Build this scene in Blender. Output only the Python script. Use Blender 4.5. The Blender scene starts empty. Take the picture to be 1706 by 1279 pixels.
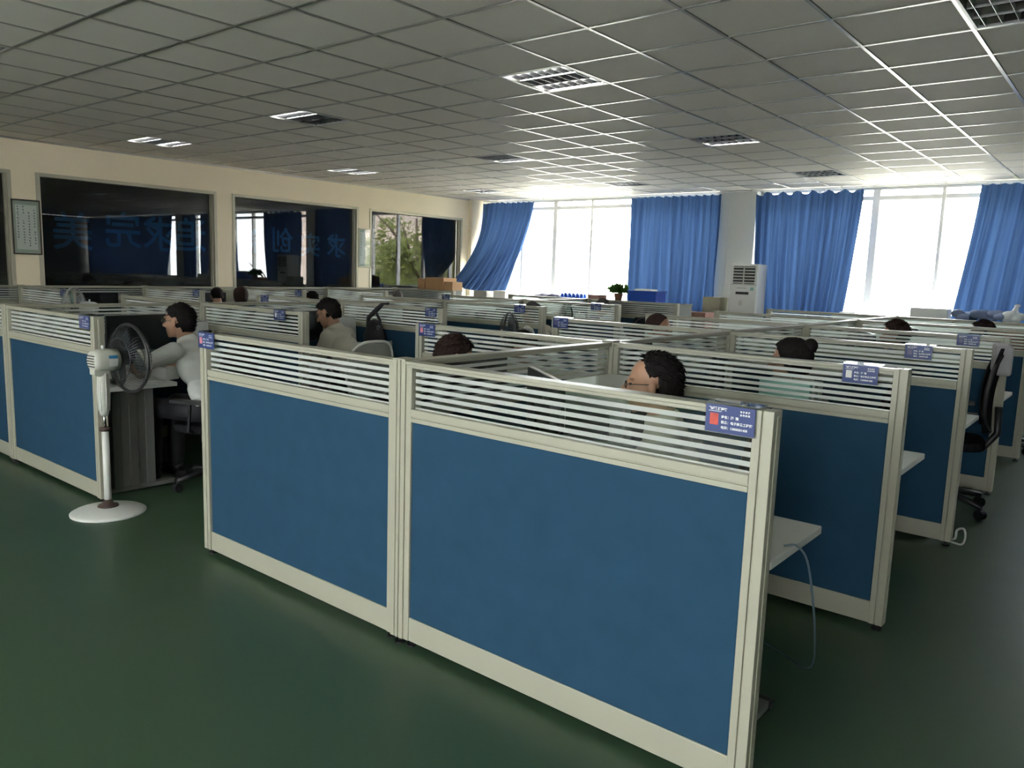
import bpy, bmesh, math, random
import numpy as np
from mathutils import Vector, Matrix, noise
random.seed(7)
PI = math.pi
sc = bpy.context.scene
COL = sc.collection

# ------------------------------------------------------------------ camera
YAW, PITCH, ROLL, FPX, EYE = -0.680165, -0.142734, 0.033064, 1300.5, 1.57
fw = Vector((math.cos(PITCH)*math.sin(YAW), math.cos(PITCH)*math.cos(YAW), math.sin(PITCH)))
rt0 = Vector((math.cos(YAW), -math.sin(YAW), 0)); up0 = rt0.cross(fw)
rt = rt0*math.cos(ROLL) + up0*math.sin(ROLL)
up = -rt0*math.sin(ROLL) + up0*math.cos(ROLL)
cam = bpy.data.cameras.new('camera'); cam_o = bpy.data.objects.new('camera', cam); COL.objects.link(cam_o)
cam.sensor_width = 36.0; cam.lens = FPX/1706*36; cam.clip_end = 200; cam.clip_start = .05
M4 = Matrix((rt, up, -fw)).transposed().to_4x4(); M4.translation = (0, 0, EYE)
cam_o.matrix_world = M4
sc.camera = cam_o

# ------------------------------------------------------------------ world + exposure
w = bpy.data.worlds.new('world'); sc.world = w; w.use_nodes = True
bg = w.node_tree.nodes['Background']
bg.inputs[0].default_value = (0.97, 0.985, 1.0, 1); bg.inputs[1].default_value = 8.0
sun = bpy.data.lights.new('sun_offscreen', 'SUN'); sun.energy = 9.0; sun.angle = math.radians(3); sun.color = (1, .95, .88)
sun_o = bpy.data.objects.new('sun_offscreen', sun); COL.objects.link(sun_o)
sun_o.rotation_euler = (math.radians(20), math.radians(14), 0)
sc.view_settings.view_transform = 'Standard'; sc.view_settings.look = 'None'
sc.view_settings.gamma = 1.0; sc.view_settings.use_curve_mapping = False
sc.view_settings.exposure = 1.6
sc.cycles.use_denoising = True
sc.cycles.max_bounces = 10; sc.cycles.diffuse_bounces = 5; sc.cycles.glossy_bounces = 4
sc.cycles.transparent_max_bounces = 40; sc.cycles.transmission_bounces = 6
sc.cycles.sample_clamp_indirect = 6.0
sc.cycles.caustics_reflective = False; sc.cycles.caustics_refractive = False

# ------------------------------------------------------------------ measures
XW, YB, XE, YN, HC = -11.05, 12.5, 7.6, -4.6, 3.0      # left wall, window line, right wall, near wall, ceiling
ROWS = [2.165 + 1.555*r for r in range(6)]
SPA, SPB, SPC = -6.63, -2.31, -10.92                   # spines of the three desk blocks
LP = 1.53                                              # panel length from spine

# ------------------------------------------------------------------ materials
MATS = {}
def mat(name, col=(.5,.5,.5), rough=.5, metal=0., spec=.5, noise_s=0, noise_a=.0, bump=0, emis=None, es=0., trans=0., coat=0., sheen=0., stretch=None):
    if name in MATS: return MATS[name]
    m = bpy.data.materials.new(name); m.use_nodes = True; MATS[name] = m
    nt = m.node_tree; b = nt.nodes['Principled BSDF']
    b.inputs['Base Color'].default_value = (*col, 1); b.inputs['Roughness'].default_value = rough
    b.inputs['Metallic'].default_value = metal; b.inputs['Specular IOR Level'].default_value = spec
    b.inputs['Transmission Weight'].default_value = trans; b.inputs['Coat Weight'].default_value = coat
    b.inputs['Sheen Weight'].default_value = sheen
    if emis: b.inputs['Emission Color'].default_value = (*emis, 1); b.inputs['Emission Strength'].default_value = es
    if noise_s:
        tc = nt.nodes.new('ShaderNodeTexCoord'); n = nt.nodes.new('ShaderNodeTexNoise')
        n.inputs['Scale'].default_value = noise_s; n.inputs['Detail'].default_value = 5
        src = tc.outputs['Object']
        if stretch:
            mp = nt.nodes.new('ShaderNodeMapping'); mp.inputs['Scale'].default_value = stretch
            nt.links.new(src, mp.inputs[0]); src = mp.outputs[0]
        nt.links.new(src, n.inputs['Vector'])
        mx = nt.nodes.new('ShaderNodeMix'); mx.data_type = 'RGBA'
        mx.inputs[6].default_value = (*[max(0, c*(1-noise_a)) for c in col], 1)
        mx.inputs[7].default_value = (*[min(1, c*(1+noise_a)) for c in col], 1)
        nt.links.new(n.outputs['Fac'], mx.inputs[0]); nt.links.new(mx.outputs[2], b.inputs['Base Color'])
        if bump:
            bp = nt.nodes.new('ShaderNodeBump'); bp.inputs['Strength'].default_value = bump; bp.inputs['Distance'].default_value = .004
            nt.links.new(n.outputs['Fac'], bp.inputs['Height']); nt.links.new(bp.outputs[0], b.inputs['Normal'])
    return m
def shader_mat(name, build):
    m = bpy.data.materials.new(name); m.use_nodes = True; MATS[name] = m
    nt = m.node_tree; nt.nodes.clear(); out = nt.nodes.new('ShaderNodeOutputMaterial')
    nt.links.new(build(nt), out.inputs[0]); return m
def thin_glass(tint, gloss_rough=.02, ior=1.5):
    def f(nt):
        t = nt.nodes.new('ShaderNodeBsdfTransparent'); t.inputs[0].default_value = (*tint, 1)
        g = nt.nodes.new('ShaderNodeBsdfGlossy'); g.inputs['Roughness'].default_value = gloss_rough
        f0 = ((ior-1)/(ior+1))**2                      # Schlick, the same from both faces of the pane
        lw = nt.nodes.new('ShaderNodeLayerWeight'); lw.inputs[0].default_value = .5
        pw = nt.nodes.new('ShaderNodeMath'); pw.operation = 'POWER'; pw.inputs[1].default_value = 5
        ma = nt.nodes.new('ShaderNodeMath'); ma.operation = 'MULTIPLY_ADD'; ma.inputs[1].default_value = 1-f0; ma.inputs[2].default_value = f0
        nt.links.new(lw.outputs['Facing'], pw.inputs[0]); nt.links.new(pw.outputs[0], ma.inputs[0])
        mx = nt.nodes.new('ShaderNodeMixShader')
        nt.links.new(ma.outputs[0], mx.inputs[0]); nt.links.new(t.outputs[0], mx.inputs[1]); nt.links.new(g.outputs[0], mx.inputs[2])
        return mx.outputs[0]
    return f
def cloth(col, tcol, tw, var=.12, scale=3, through=0.):
    def f(nt):
        tc = nt.nodes.new('ShaderNodeTexCoord'); n = nt.nodes.new('ShaderNodeTexNoise'); n.inputs['Scale'].default_value = scale
        nt.links.new(tc.outputs['Object'], n.inputs['Vector'])
        mx = nt.nodes.new('ShaderNodeMix'); mx.data_type = 'RGBA'
        mx.inputs[6].default_value = (*[c*(1-var) for c in col], 1); mx.inputs[7].default_value = (*[min(1, c*(1+var)) for c in col], 1)
        nt.links.new(n.outputs['Fac'], mx.inputs[0])
        d = nt.nodes.new('ShaderNodeBsdfDiffuse'); nt.links.new(mx.outputs[2], d.inputs[0])
        t = nt.nodes.new('ShaderNodeBsdfTranslucent'); t.inputs[0].default_value = (*tcol, 1)
        s = nt.nodes.new('ShaderNodeMixShader'); s.inputs[0].default_value = tw
        nt.links.new(d.outputs[0], s.inputs[1]); nt.links.new(t.outputs[0], s.inputs[2])
        if through:
            tr = nt.nodes.new('ShaderNodeBsdfTransparent'); s2 = nt.nodes.new('ShaderNodeMixShader'); s2.inputs[0].default_value = through
            nt.links.new(s.outputs[0], s2.inputs[1]); nt.links.new(tr.outputs[0], s2.inputs[2]); return s2.outputs[0]
        return s.outputs[0]
    return f

wall_m = mat('wall_paint', (.86,.76,.57), .6, noise_s=2.5, noise_a=.04)
colm_m = mat('column_paint', (.62,.62,.58), .6, noise_s=2.5, noise_a=.03)
tile_m = mat('ceiling_tile', (.86,.81,.75), .8, noise_s=1.3, noise_a=.05, spec=.15)
bar_m = mat('ceiling_bar', (.52,.50,.46), .30, metal=.75)
slab_m = mat('ceiling_slab', (.08,.08,.07), .9)
cream = mat('cream_metal', (.42,.405,.325), .38, noise_s=6, noise_a=.04)
blue_m = mat('blue_fabric', (.021,.066,.122), .9, noise_s=9, noise_a=.16, bump=.15, spec=.2)
desk_m = mat('desk_laminate', (.62,.62,.60), .4, noise_s=5, noise_a=.03)
steel_m = mat('grey_steel', (.22,.22,.21), .45, metal=.2)
black_m = mat('black_plastic', (.015,.015,.017), .45)
dark_m = mat('dark_plastic', (.03,.032,.035), .4)
screen_m = mat('dark_screen', (.012,.013,.015), .25)
white_m = mat('white_plastic', (.72,.72,.69), .35)
offw_m = mat('offwhite_plastic', (.58,.58,.53), .4)
chrome = mat('chrome', (.6,.6,.6), .2, metal=1)
alum = mat('beige_aluminium', (.47,.45,.35), .4, metal=.25)
whitefr = mat('white_window_frame', (.70,.69,.67), .4)
card_b = mat('card_blue', (.03,.05,.19), .35)
ink_w = mat('ink_white', (.8,.82,.85), .5)
ink_k = mat('ink_black', (.02,.02,.02), .6)
red_ph = mat('portrait_red', (.55,.07,.05), .5, noise_s=40, noise_a=.5)
pale_ph = mat('portrait_pale', (.75,.75,.75), .5, noise_s=30, noise_a=.1)
pink_ph = mat('portrait_pink', (.7,.25,.3), .5, noise_s=40, noise_a=.5)
dim_ph = mat('portrait_dim', (.12,.11,.22), .5, noise_s=40, noise_a=.3)
acr_m = shader_mat('clear_acrylic', thin_glass((.93,.94,.95)))
glass_m = shader_mat('partition_glass', thin_glass((.93,.96,.94)))
pane_m = shader_mat('window_glass', thin_glass((.95,.97,.96)))
dpane_m = shader_mat('dark_glass', thin_glass((.55,.58,.60), .008, 1.62))
stripe_m = shader_mat('frosted_film', cloth((.88,.89,.87), (.92,.93,.91), .50, .02, 3, .04))
curtain_m = shader_mat('blue_curtain', cloth((.062,.115,.25), (.050,.100,.22), .16, .12, 2))
paper_m = mat('paper', (.74,.74,.72), .7)
scroll_m = mat('scroll_paper', (.70,.72,.68), .7, noise_s=4, noise_a=.05)
matt_m = mat('scroll_mount', (.42,.46,.40), .7)
frame_m = mat('dark_wood', (.03,.022,.015), .4)
carton = mat('carton', (.38,.22,.11), .8, noise_s=7, noise_a=.1)
carton2 = mat('carton_pinkish', (.36,.20,.16), .8, noise_s=7, noise_a=.1)
tape_m = mat('packing_tape', (.55,.45,.32), .3)
crate_m = mat('blue_crate', (.01,.07,.42), .35)
cab_m = mat('grey_green_cabinet', (.14,.15,.13), .5, noise_s=3, noise_a=.06)
leaf_m = shader_mat('leaf', cloth((.05,.12,.03), (.10,.22,.04), .4, .3, 9))
pot_m = mat('terracotta', (.3,.14,.08), .7)
letter_m = mat('blue_letter_film', (.045,.25,.50), .5, noise_s=6, noise_a=.15)
board_m = mat('black_board', (.006,.006,.007), .7)
skin_m = mat('skin', (.42,.23,.15), .5, noise_s=14, noise_a=.06)
hair_k = mat('hair_black', (.010,.008,.008), .75, noise_s=60, noise_a=.5, spec=.2)
hair_b = mat('hair_dark_brown', (.030,.016,.014), .75, noise_s=60, noise_a=.4, spec=.2)
hair_g = mat('hair_greying', (.09,.085,.08), .75, noise_s=60, noise_a=.4, spec=.2)
shirt_w = mat('white_cotton', (.66,.66,.64), .8, noise_s=8, noise_a=.05, bump=.3)
shirt_c = mat('cream_cotton', (.56,.53,.44), .8, noise_s=8, noise_a=.06, bump=.3)
shirt_d = mat('dark_cotton', (.07,.07,.09), .8, noise_s=8, noise_a=.1)
trous = mat('dark_trousers', (.018,.018,.022), .8, noise_s=10, noise_a=.1)
shoe_m = mat('black_shoe', (.012,.012,.012), .4)
meshk = shader_mat('black_chair_mesh', cloth((.02,.02,.023), (.02,.02,.02), .1, .1, 40))
meshw = shader_mat('pale_chair_mesh', cloth((.5,.5,.46), (.5,.5,.46), .3, .06, 40, .5))
blade_m = shader_mat('smoky_blade', cloth((.05,.06,.065), (.2,.22,.22), .3, .05, 5, .35))
blade_g = shader_mat('green_blade', cloth((.20,.34,.30), (.3,.5,.45), .4, .05, 5, .3))
lit_m = mat('lit_tube', (.9,.9,.9), .5, emis=(1,.98,.94), es=14.0)
off_m = mat('unlit_tube', (.62,.63,.64), .35)
refl_m = mat('lamp_reflector', (.75,.76,.78), .22, metal=1)
louv_m = mat('louver_fin', (.50,.51,.52), .28, metal=1)
teal_m = mat('pale_teal_plastic', (.30,.52,.48), .4)
cord_m = mat('blue_grey_cord', (.09,.13,.17), .5)
wcord_m = mat('white_cord', (.6,.6,.58), .5)
fanbody = mat('fan_shell', (.60,.60,.53), .35)
fancage = mat('fan_cage_wire', (.035,.036,.038), .35)
fancage_l = mat('fan_cage_pale', (.30,.32,.31), .35)
collar_m = mat('brown_collar', (.07,.045,.04), .5)
label_b = mat('sticker_blue', (.03,.20,.42), .4)
brick_m = mat('pinkish_render', (.62,.50,.44), .8, noise_s=1, noise_a=.06)
ground_m = mat('outdoor_paving', (.42,.41,.37), .9, noise_s=1, noise_a=.1)
bark_m = mat('bark', (.10,.07,.05), .9)
tree_m = shader_mat('tree_leaf', cloth((.20,.22,.09), (.26,.29,.08), .45, .45, 4))

# floor: worn green epoxy
def floor_mat():
    m = mat('green_epoxy', (.022,.052,.036), .22, spec=.5)
    nt = m.node_tree; b = nt.nodes['Principled BSDF']
    tc = nt.nodes.new('ShaderNodeTexCoord')
    n1 = nt.nodes.new('ShaderNodeTexNoise'); n1.inputs['Scale'].default_value = .8; n1.inputs['Detail'].default_value = 2
    n2 = nt.nodes.new('ShaderNodeTexNoise'); n2.inputs['Scale'].default_value = 2.5; n2.inputs['Detail'].default_value = 4
    for n in (n1, n2): nt.links.new(tc.outputs['Object'], n.inputs['Vector'])
    mx = nt.nodes.new('ShaderNodeMix'); mx.data_type = 'RGBA'
    mx.inputs[6].default_value = (.044,.088,.047, 1); mx.inputs[7].default_value = (.052,.098,.055, 1)
    nt.links.new(n1.outputs['Fac'], mx.inputs[0]); nt.links.new(mx.outputs[2], b.inputs['Base Color'])
    mr = nt.nodes.new('ShaderNodeMapRange'); mr.inputs[3].default_value = .32; mr.inputs[4].default_value = .42
    nt.links.new(n2.outputs['Fac'], mr.inputs[0]); nt.links.new(mr.outputs[0], b.inputs['Roughness'])
    bp = nt.nodes.new('ShaderNodeBump'); bp.inputs['Strength'].default_value = .015; bp.inputs['Distance'].default_value = .01
    nt.links.new(n1.outputs['Fac'], bp.inputs['Height']); nt.links.new(bp.outputs[0], b.inputs['Normal'])
    return m
floor_m = floor_mat()

# ------------------------------------------------------------------ mesh helpers
class MB:
    def __init__(s): s.v = []; s.f = []
    def add(s, vs, fs):
        o = len(s.v); s.v += [tuple(p) for p in vs]; s.f += [tuple(i+o for i in f) for f in fs]; return s
    def box(s, x0, x1, y0, y1, z0, z1, mtx=None):
        vs = [Vector((x, y, z)) for z in (z0, z1) for y in (y0, y1) for x in (x0, x1)]
        if mtx: vs = [mtx @ p for p in vs]
        return s.add(vs, [(0,2,3,1), (4,5,7,6), (0,1,5,4), (2,6,7,3), (0,4,6,2), (1,3,7,5)])
    def prism(s, poly, z0, z1):
        n = len(poly)
        vs = [(x, y, z0) for x, y in poly] + [(x, y, z1) for x, y in poly]
        return s.add(vs, [tuple(range(n))[::-1], tuple(range(n, 2*n))] + [(i, (i+1)%n, n+(i+1)%n, n+i) for i in range(n)])
    def cone(s, p0, p1, r0, r1, n=12, cap=True):
        p0 = Vector(p0); p1 = Vector(p1); d = p1-p0
        if d.length < 1e-7: return s
        q = d.to_track_quat('Z', 'Y'); a = q @ Vector((1,0,0)); b = q @ Vector((0,1,0)); vs = []
        for p, r in ((p0, r0), (p1, r1)):
            vs += [p + (a*math.cos(2*PI*i/n) + b*math.sin(2*PI*i/n))*r for i in range(n)]
        fs = [(i, (i+1)%n, n+(i+1)%n, n+i) for i in range(n)]
        if cap: fs += [tuple(range(n))[::-1], tuple(range(n, 2*n))]
        return s.add(vs, fs)
    def tube(s, pts, r, n=8, closed=False):
        pts = [Vector(p) for p in pts]; m = len(pts); vs = []; prev = None
        for i, p in enumerate(pts):
            a = pts[(i-1)%m] if (i or closed) else p; c = pts[(i+1)%m] if (i < m-1 or closed) else p
            t = (c-a).normalized()
            if prev is None:
                nrm = t.orthogonal().normalized()
            else:
                nrm = (prev - t*prev.dot(t)); nrm = nrm.normalized() if nrm.length > 1e-6 else t.orthogonal().normalized()
            prev = nrm; bn = t.cross(nrm)
            rr = r[i] if isinstance(r, (list, tuple)) else r
            vs += [p + (nrm*math.cos(2*PI*k/n) + bn*math.sin(2*PI*k/n))*rr for k in range(n)]
        fs = []
        for i in range(m if closed else m-1):
            for k in range(n):
                fs.append((i*n+k, i*n+(k+1)%n, ((i+1)%m)*n+(k+1)%n, ((i+1)%m)*n+k))
        if not closed: fs += [tuple(range(n))[::-1], tuple((m-1)*n+k for k in range(n))]
        return s.add(vs, fs)
    def lathe(s, prof, n=24, mtx=None):
        vs = []; fs = []
        for r, z in prof: vs += [Vector((r*math.cos(2*PI*k/n), r*math.sin(2*PI*k/n), z)) for k in range(n)]
        if mtx: vs = [mtx @ p for p in vs]
        for i in range(len(prof)-1):
            for k in range(n): fs.append((i*n+k, i*n+(k+1)%n, (i+1)*n+(k+1)%n, (i+1)*n+k))
        fs += [tuple(range(n))[::-1], tuple((len(prof)-1)*n+k for k in range(n))]
        return s.add(vs, fs)
    def ball(s, c, r, n=16, m=10, mtx=None):
        c = Vector(c); r = Vector(r) if not isinstance(r, (int, float)) else Vector((r, r, r))
        vs = [Vector((0,0,-1))]
        for i in range(1, m):
            a = PI*i/m
            vs += [Vector((math.sin(a)*math.cos(2*PI*k/n), math.sin(a)*math.sin(2*PI*k/n), -math.cos(a))) for k in range(n)]
        vs.append(Vector((0,0,1)))
        fs = [(0, 1+(k+1)%n, 1+k) for k in range(n)]
        for i in range(m-2):
            for k in range(n): fs.append((1+i*n+k, 1+i*n+(k+1)%n, 1+(i+1)*n+(k+1)%n, 1+(i+1)*n+k))
        t = len(vs)-1; fs += [(t, t-n+k, t-n+(k+1)%n) for k in range(n)]
        vs = [Vector((p.x*r.x, p.y*r.y, p.z*r.z)) for p in vs]
        if mtx: vs = [mtx @ p for p in vs]
        return s.add([p+c for p in vs], fs)
    def mesh(s, name, m=None, smooth=False):
        me = bpy.data.meshes.new(name); me.from_pydata(s.v, [], s.f); me.update()
        bm = bmesh.new(); bm.from_mesh(me); bmesh.ops.recalc_face_normals(bm, faces=bm.faces); bm.to_mesh(me); bm.free()
        if m: me.materials.append(m)
        if smooth: me.polygons.foreach_set('use_smooth', [True]*len(me.polygons))
        return me
    def build(s, name, m, parent=None, smooth=False, bevel=0., seg=2):
        o = bpy.data.objects.new(name, s.mesh(name, m, smooth)); COL.objects.link(o)
        if parent: o.parent = parent
        if bevel:
            b = o.modifiers.new('bevel', 'BEVEL'); b.width = bevel; b.segments = seg; b.limit_method = 'ANGLE'
        return o
def Bx(*a): return MB().box(*a)
def spline(pts, n=6):
    p = [Vector(q) for q in pts]; p = [p[0]*2-p[1]]+p+[p[-1]*2-p[-2]]; out = []
    for i in range(1, len(p)-2):
        for k in range(n):
            t = k/n; a, b, c_, d = p[i-1:i+3]
            out.append(.5*((2*b)+(c_-a)*t+(2*a-5*b+4*c_-d)*t*t+(3*b-a-3*c_+d)*t**3))
    return out+[p[-2]]
def tag(o, label=None, cat=None, group=None, kind=None):
    if label: o['label'] = label
    if cat: o['category'] = cat
    if group: o['group'] = group
    if kind: o['kind'] = kind
    return o
def empty(name, loc=(0,0,0), rz=0., label=None, cat=None, group=None):
    o = bpy.data.objects.new(name, None); COL.objects.link(o); o.location = loc; o.rotation_euler = (0, 0, rz)
    o.empty_display_size = .1
    return tag(o, label, cat, group)
def tree_copy(o, loc=None, rz=None, label=None, group=None, parent=None):
    c = o.copy(); COL.objects.link(c); c.parent = parent
    if loc is not None: c.location = loc
    if rz is not None: c.rotation_euler = (0, 0, rz)
    if label: c['label'] = label
    if group: c['group'] = group
    for ch in list(o.children): tree_copy(ch, parent=c)
    return c
def recolor(o, m):
    for i in range(len(o.material_slots)):
        o.material_slots[i].link = 'OBJECT'; o.material_slots[i].material = m
def struct(name, mb, m, bevel=0.): return tag(mb.build(name, m, bevel=bevel), kind='structure')
def text_mesh(body, size, m, bold=0.):
    c = bpy.data.curves.new('lettering', 'FONT'); c.body = body; c.size = size; c.align_x = 'LEFT'; c.offset = bold
    c.resolution_u = 2
    o = bpy.data.objects.new('lettering', c); COL.objects.link(o)
    dg = bpy.context.evaluated_depsgraph_get(); me = bpy.data.meshes.new_from_object(o.evaluated_get(dg))
    bpy.data.objects.remove(o); bpy.data.curves.remove(c)
    me.materials.clear(); me.materials.append(m); return me

# ------------------------------------------------------------------ room shell
struct('floor', Bx(XW-.3, XE+.2, YN-.2, YB+.5, -.1, 0), floor_m)
# left wall with four interior windows
WIN = [(.95, 3.72), (3.995, 6.46), (6.72, 9.18), (9.44, 11.88)]
ZL0, ZL1 = 1.02, 2.61
wl = MB().box(XW-.25, XW, YN-.2, YB+.5, 0, ZL0).box(XW-.25, XW, YN-.2, YB+.5, ZL1, HC)
ys = [YN-.2] + [v for ab in WIN for v in ab] + [YB+.5]
for a, b in zip(ys[0::2], ys[1::2]): wl.box(XW-.25, XW, a, b, ZL0, ZL1)
struct('wall_left', wl, wall_m)
for n, (a, b) in enumerate(WIN):
    win = tag(empty('window_%d' % (n+1), (XW, a, ZL0)), kind='structure')
    L, H = b-a, ZL1-ZL0; t = .045
    fr = MB().box(-.11, .012, 0, t, 0, H).box(-.11, .012, L-t, L, 0, H).box(-.11, .012, t, L-t, 0, t).box(-.11, .012, t, L-t, H-t, H)
    fr.box(-.10, -.03, t, t+.022, t, H-t).box(-.10, -.03, L-t-.022, L-t, t, H-t)
    fr.build('window_frame', alum, win, bevel=.004)
    Bx(-.086, -.080, t, L-t, t, H-t).build('pane', dpane_m, win)
    Bx(-.17, -.16, .01, L-.01, .01, H-.01).build('blackout_board', board_m, win)
    words = {1: ('追求完美', (6.10, 5.62, 5.08, 4.45), 1.93, .52), 2: ('求实创新', (8.76, 8.25, 7.68, 7.12), 1.91, .42)}.get(n)
    if words:
        for ch, yc, zc, sz in zip(words[0], words[1], [words[2]]*4, [words[3]]*4):
            me = text_mesh(ch, sz, letter_m, .007)
            cx = sum(v.co.x for v in me.vertices)/len(me.vertices); cy = sum(v.co.y for v in me.vertices)/len(me.vertices)
            o = bpy.data.objects.new('letter', me); COL.objects.link(o); o.parent = win
            # reads correctly from the far side of the glass, hence mirrored from inside
            R = Matrix(((0, 0, -1), (-1, 0, 0), (0, 1, 0))).to_4x4()
            o.matrix_local = Matrix.Translation((-.093, yc-a, zc-ZL0)) @ R @ Matrix.Translation((-cx, -cy, 0))
# right wall and near wall (out of frame); daylight from windows behind the camera lights the divider fronts in the photograph
struct('wall_right', Bx(XE, XE+.2, YN-.2, YB+.5, 0, HC), mat('grey_wall_paint', (.30,.29,.27), .7, noise_s=2, noise_a=.05))
wn = MB().box(XW, XE, YN-.2, YN, 0, .9).box(XW, XE, YN-.2, YN, 2.7, HC)
NW = [(-5.6, -3.7), (-2.6, -.7), (.4, 2.3)]
xs = [XW] + [v for ab in NW for v in ab] + [XE]
for a, b in zip(xs[0::2], xs[1::2]): wn.box(a, b, YN-.2, YN, .9, 2.7)
struct('wall_near', wn, wall_m)
for n, (a, b) in enumerate(NW):
    win = tag(empty('window_%d' % (n+5), (a, YN-.1, .9)), kind='structure')
    f = MB()
    for k in range(4): f.box((b-a)*k/3-.03, (b-a)*k/3+.03, -.04, .04, 0, 1.8)
    f.box(0, b-a, -.04, .04, 0, .06).box(0, b-a, -.04, .04, 1.74, 1.8).build('window_frame', whitefr, win)
    Bx(.03, b-a-.03, -.004, .004, .06, 1.74).build('pane', pane_m, win)
# window wall: low parapet, columns, glazing
struct('wall_back', MB().box(XW, XE, YB+.12, YB+.4, 0, 1.0).box(XW, XE, YB+.12, YB+.4, 2.985, HC), colm_m)
struct('trim_1', MB().box(XW, XE, YB+.02, YB+.14, .98, 1.02), colm_m)
c = MB().box(-5.80, -5.14, YB, YB+.42, 0, HC)
struct('wall_column', c, colm_m, bevel=.01)
struct('wall_corner', MB().box(XW, XW+.09, 12.06, YB+.42, 0, HC), wall_m, bevel=.006)
struct('wall_column_far', MB().box(.9, 1.5, YB, YB+.42, 0, HC), colm_m)
tag(MB().tube([(-5.60, YB-.006, 2.99), (-5.605, YB-.008, 2.2), (-5.60, YB-.006, 1.5), (-5.64, YB-.008, 1.25), (-5.63, YB-.006, .3)], .008, 6).build('wall_cable', wcord_m, None, True),
    'thin white cable running down the column behind the air conditioner', 'cable')
def glazing(n, x0, x1, mulls):
    win = tag(empty('window_%d' % n, (x0, YB+.2, 1.02)), kind='structure'); L = x1-x0; H = 2.985-1.02
    ms = [0] + [m-x0 for m, _ in mulls] + [L]
    f = MB().box(0, .05, -.04, .04, 0, H).box(L-.05, L, -.04, .04, 0, H).box(0, L, -.04, .04, 0, .05).box(0, L, -.04, .04, H-.03, H)
    f.build('window_frame', whitefr, win, bevel=.004)
    for m, wd in mulls: Bx(m-x0-wd/2, m-x0+wd/2, -.045, .045, .05, H-.03).build('mullion', whitefr, win)
    for a, b in zip(ms[:-1], ms[1:]):
        Bx(a+.03, b-.03, -.042, .042, 1.785, 1.845).build('transom', whitefr, win)
        Bx(a+.03, b-.03, -.005, .005, .05, 1.785).build('pane', pane_m, win)
        Bx(a+.03, b-.03, -.005, .005, 1.845, H-.03).build('pane', pane_m, win)
glazing(8, -10.96, -5.80, [(-10.1, .05), (-9.28, .09), (-8.42, .04), (-7.52, .07), (-6.66, .05)])
glazing(9, -5.14, .90, [(-4.2, .05), (-3.36, .10), (-2.46, .045), (-1.5, .09), (-.4, .05)])
glazing(10, 1.5, XE, [(2.4, .08), (3.4, .05), (4.4, .08), (5.4, .05), (6.4, .08)])

# ------------------------------------------------------------------ ceiling: slab, tiles, bars
ceil = struct('ceiling', Bx(XW-.25, XE+.2, YN-.2, YB+.45, HC+.05, HC+.15), slab_m)
TX = lambda i: (i-5.584)*.6
TY = lambda j: (j+4.666)*.6
LIGHT_CELLS = [(i, j) for i in (-11, -6, -1, 4) for j in (-2, 3, 8, 13)]
cells = []
for i in range(-14, 20):
    for j in range(-13, 17):
        x0, x1 = max(TX(i), XW), min(TX(i+1), XE); y0, y1 = max(TY(j), YN), min(TY(j+1), YB+.12)
        if x1-x0 < .03 or y1-y0 < .03 or (i, j) in LIGHT_CELLS: continue
        cc = Vector(((x0+x1)/2, (y0+y1)/2, HC-EYE)); dp = cc.dot(fw)
        px = py = 1e9
        if dp > .2: px = 853+FPX*cc.dot(rt)/dp; py = 639-FPX*cc.dot(up)/dp
        vis = -80 < px < 1790 and -80 < py < 1279
        cells.append((0 if vis else 1, dp if vis else 99, x0, x1, y0, y1))
cells.sort()
full = MB().box(-.29, .29, -.29, .29, 0, .015)
full.v = [(x*(.985 if z == 0 else 1), y*(.985 if z == 0 else 1), z) for x, y, z in full.v]
full_me = full.mesh('ceiling_tile', tile_m)
rest = MB(); nt_ = 0
for cl in cells:
    _, _, x0, x1, y0, y1 = cl
    if cl[0] == 0 and nt_ < 296:
        if abs(x1-x0-.6) < .01 and abs(y1-y0-.6) < .01:
            o = bpy.data.objects.new('ceiling_tile', full_me); COL.objects.link(o)
            o.location = ((x0+x1)/2, (y0+y1)/2, HC+.003+random.uniform(-.0012, .0012))
            o.rotation_euler = (random.uniform(-.002, .002), random.uniform(-.002, .002), 0)
        else: o = Bx(x0+.004, x1-.004, y0+.01, y1-.004, HC+.003, HC+.018).build('ceiling_tile', tile_m)
        o.parent = ceil; nt_ += 1
    else: rest.box(x0+.009, x1-.009, y0+.009, y1-.009, HC+.003, HC+.018)
tag(rest.build('ceiling_tile_field', tile_m, ceil), kind='stuff')
for i in range(-13, 20):
    if XW < TX(i) < XE: Bx(TX(i)-.011, TX(i)+.011, YN, YB+.12, HC-.002, HC+.02).build('ceiling_bar', bar_m, ceil)
for j in range(-12, 17):
    if YN < TY(j) < YB: Bx(XW, XE, TY(j)-.011, TY(j)+.011, HC-.0015, HC+.02).build('ceiling_bar', bar_m, ceil)
Bx(XW, XW+.02, YN, YB, HC-.02, HC+.01).build('wall_angle', bar_m, ceil)

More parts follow.
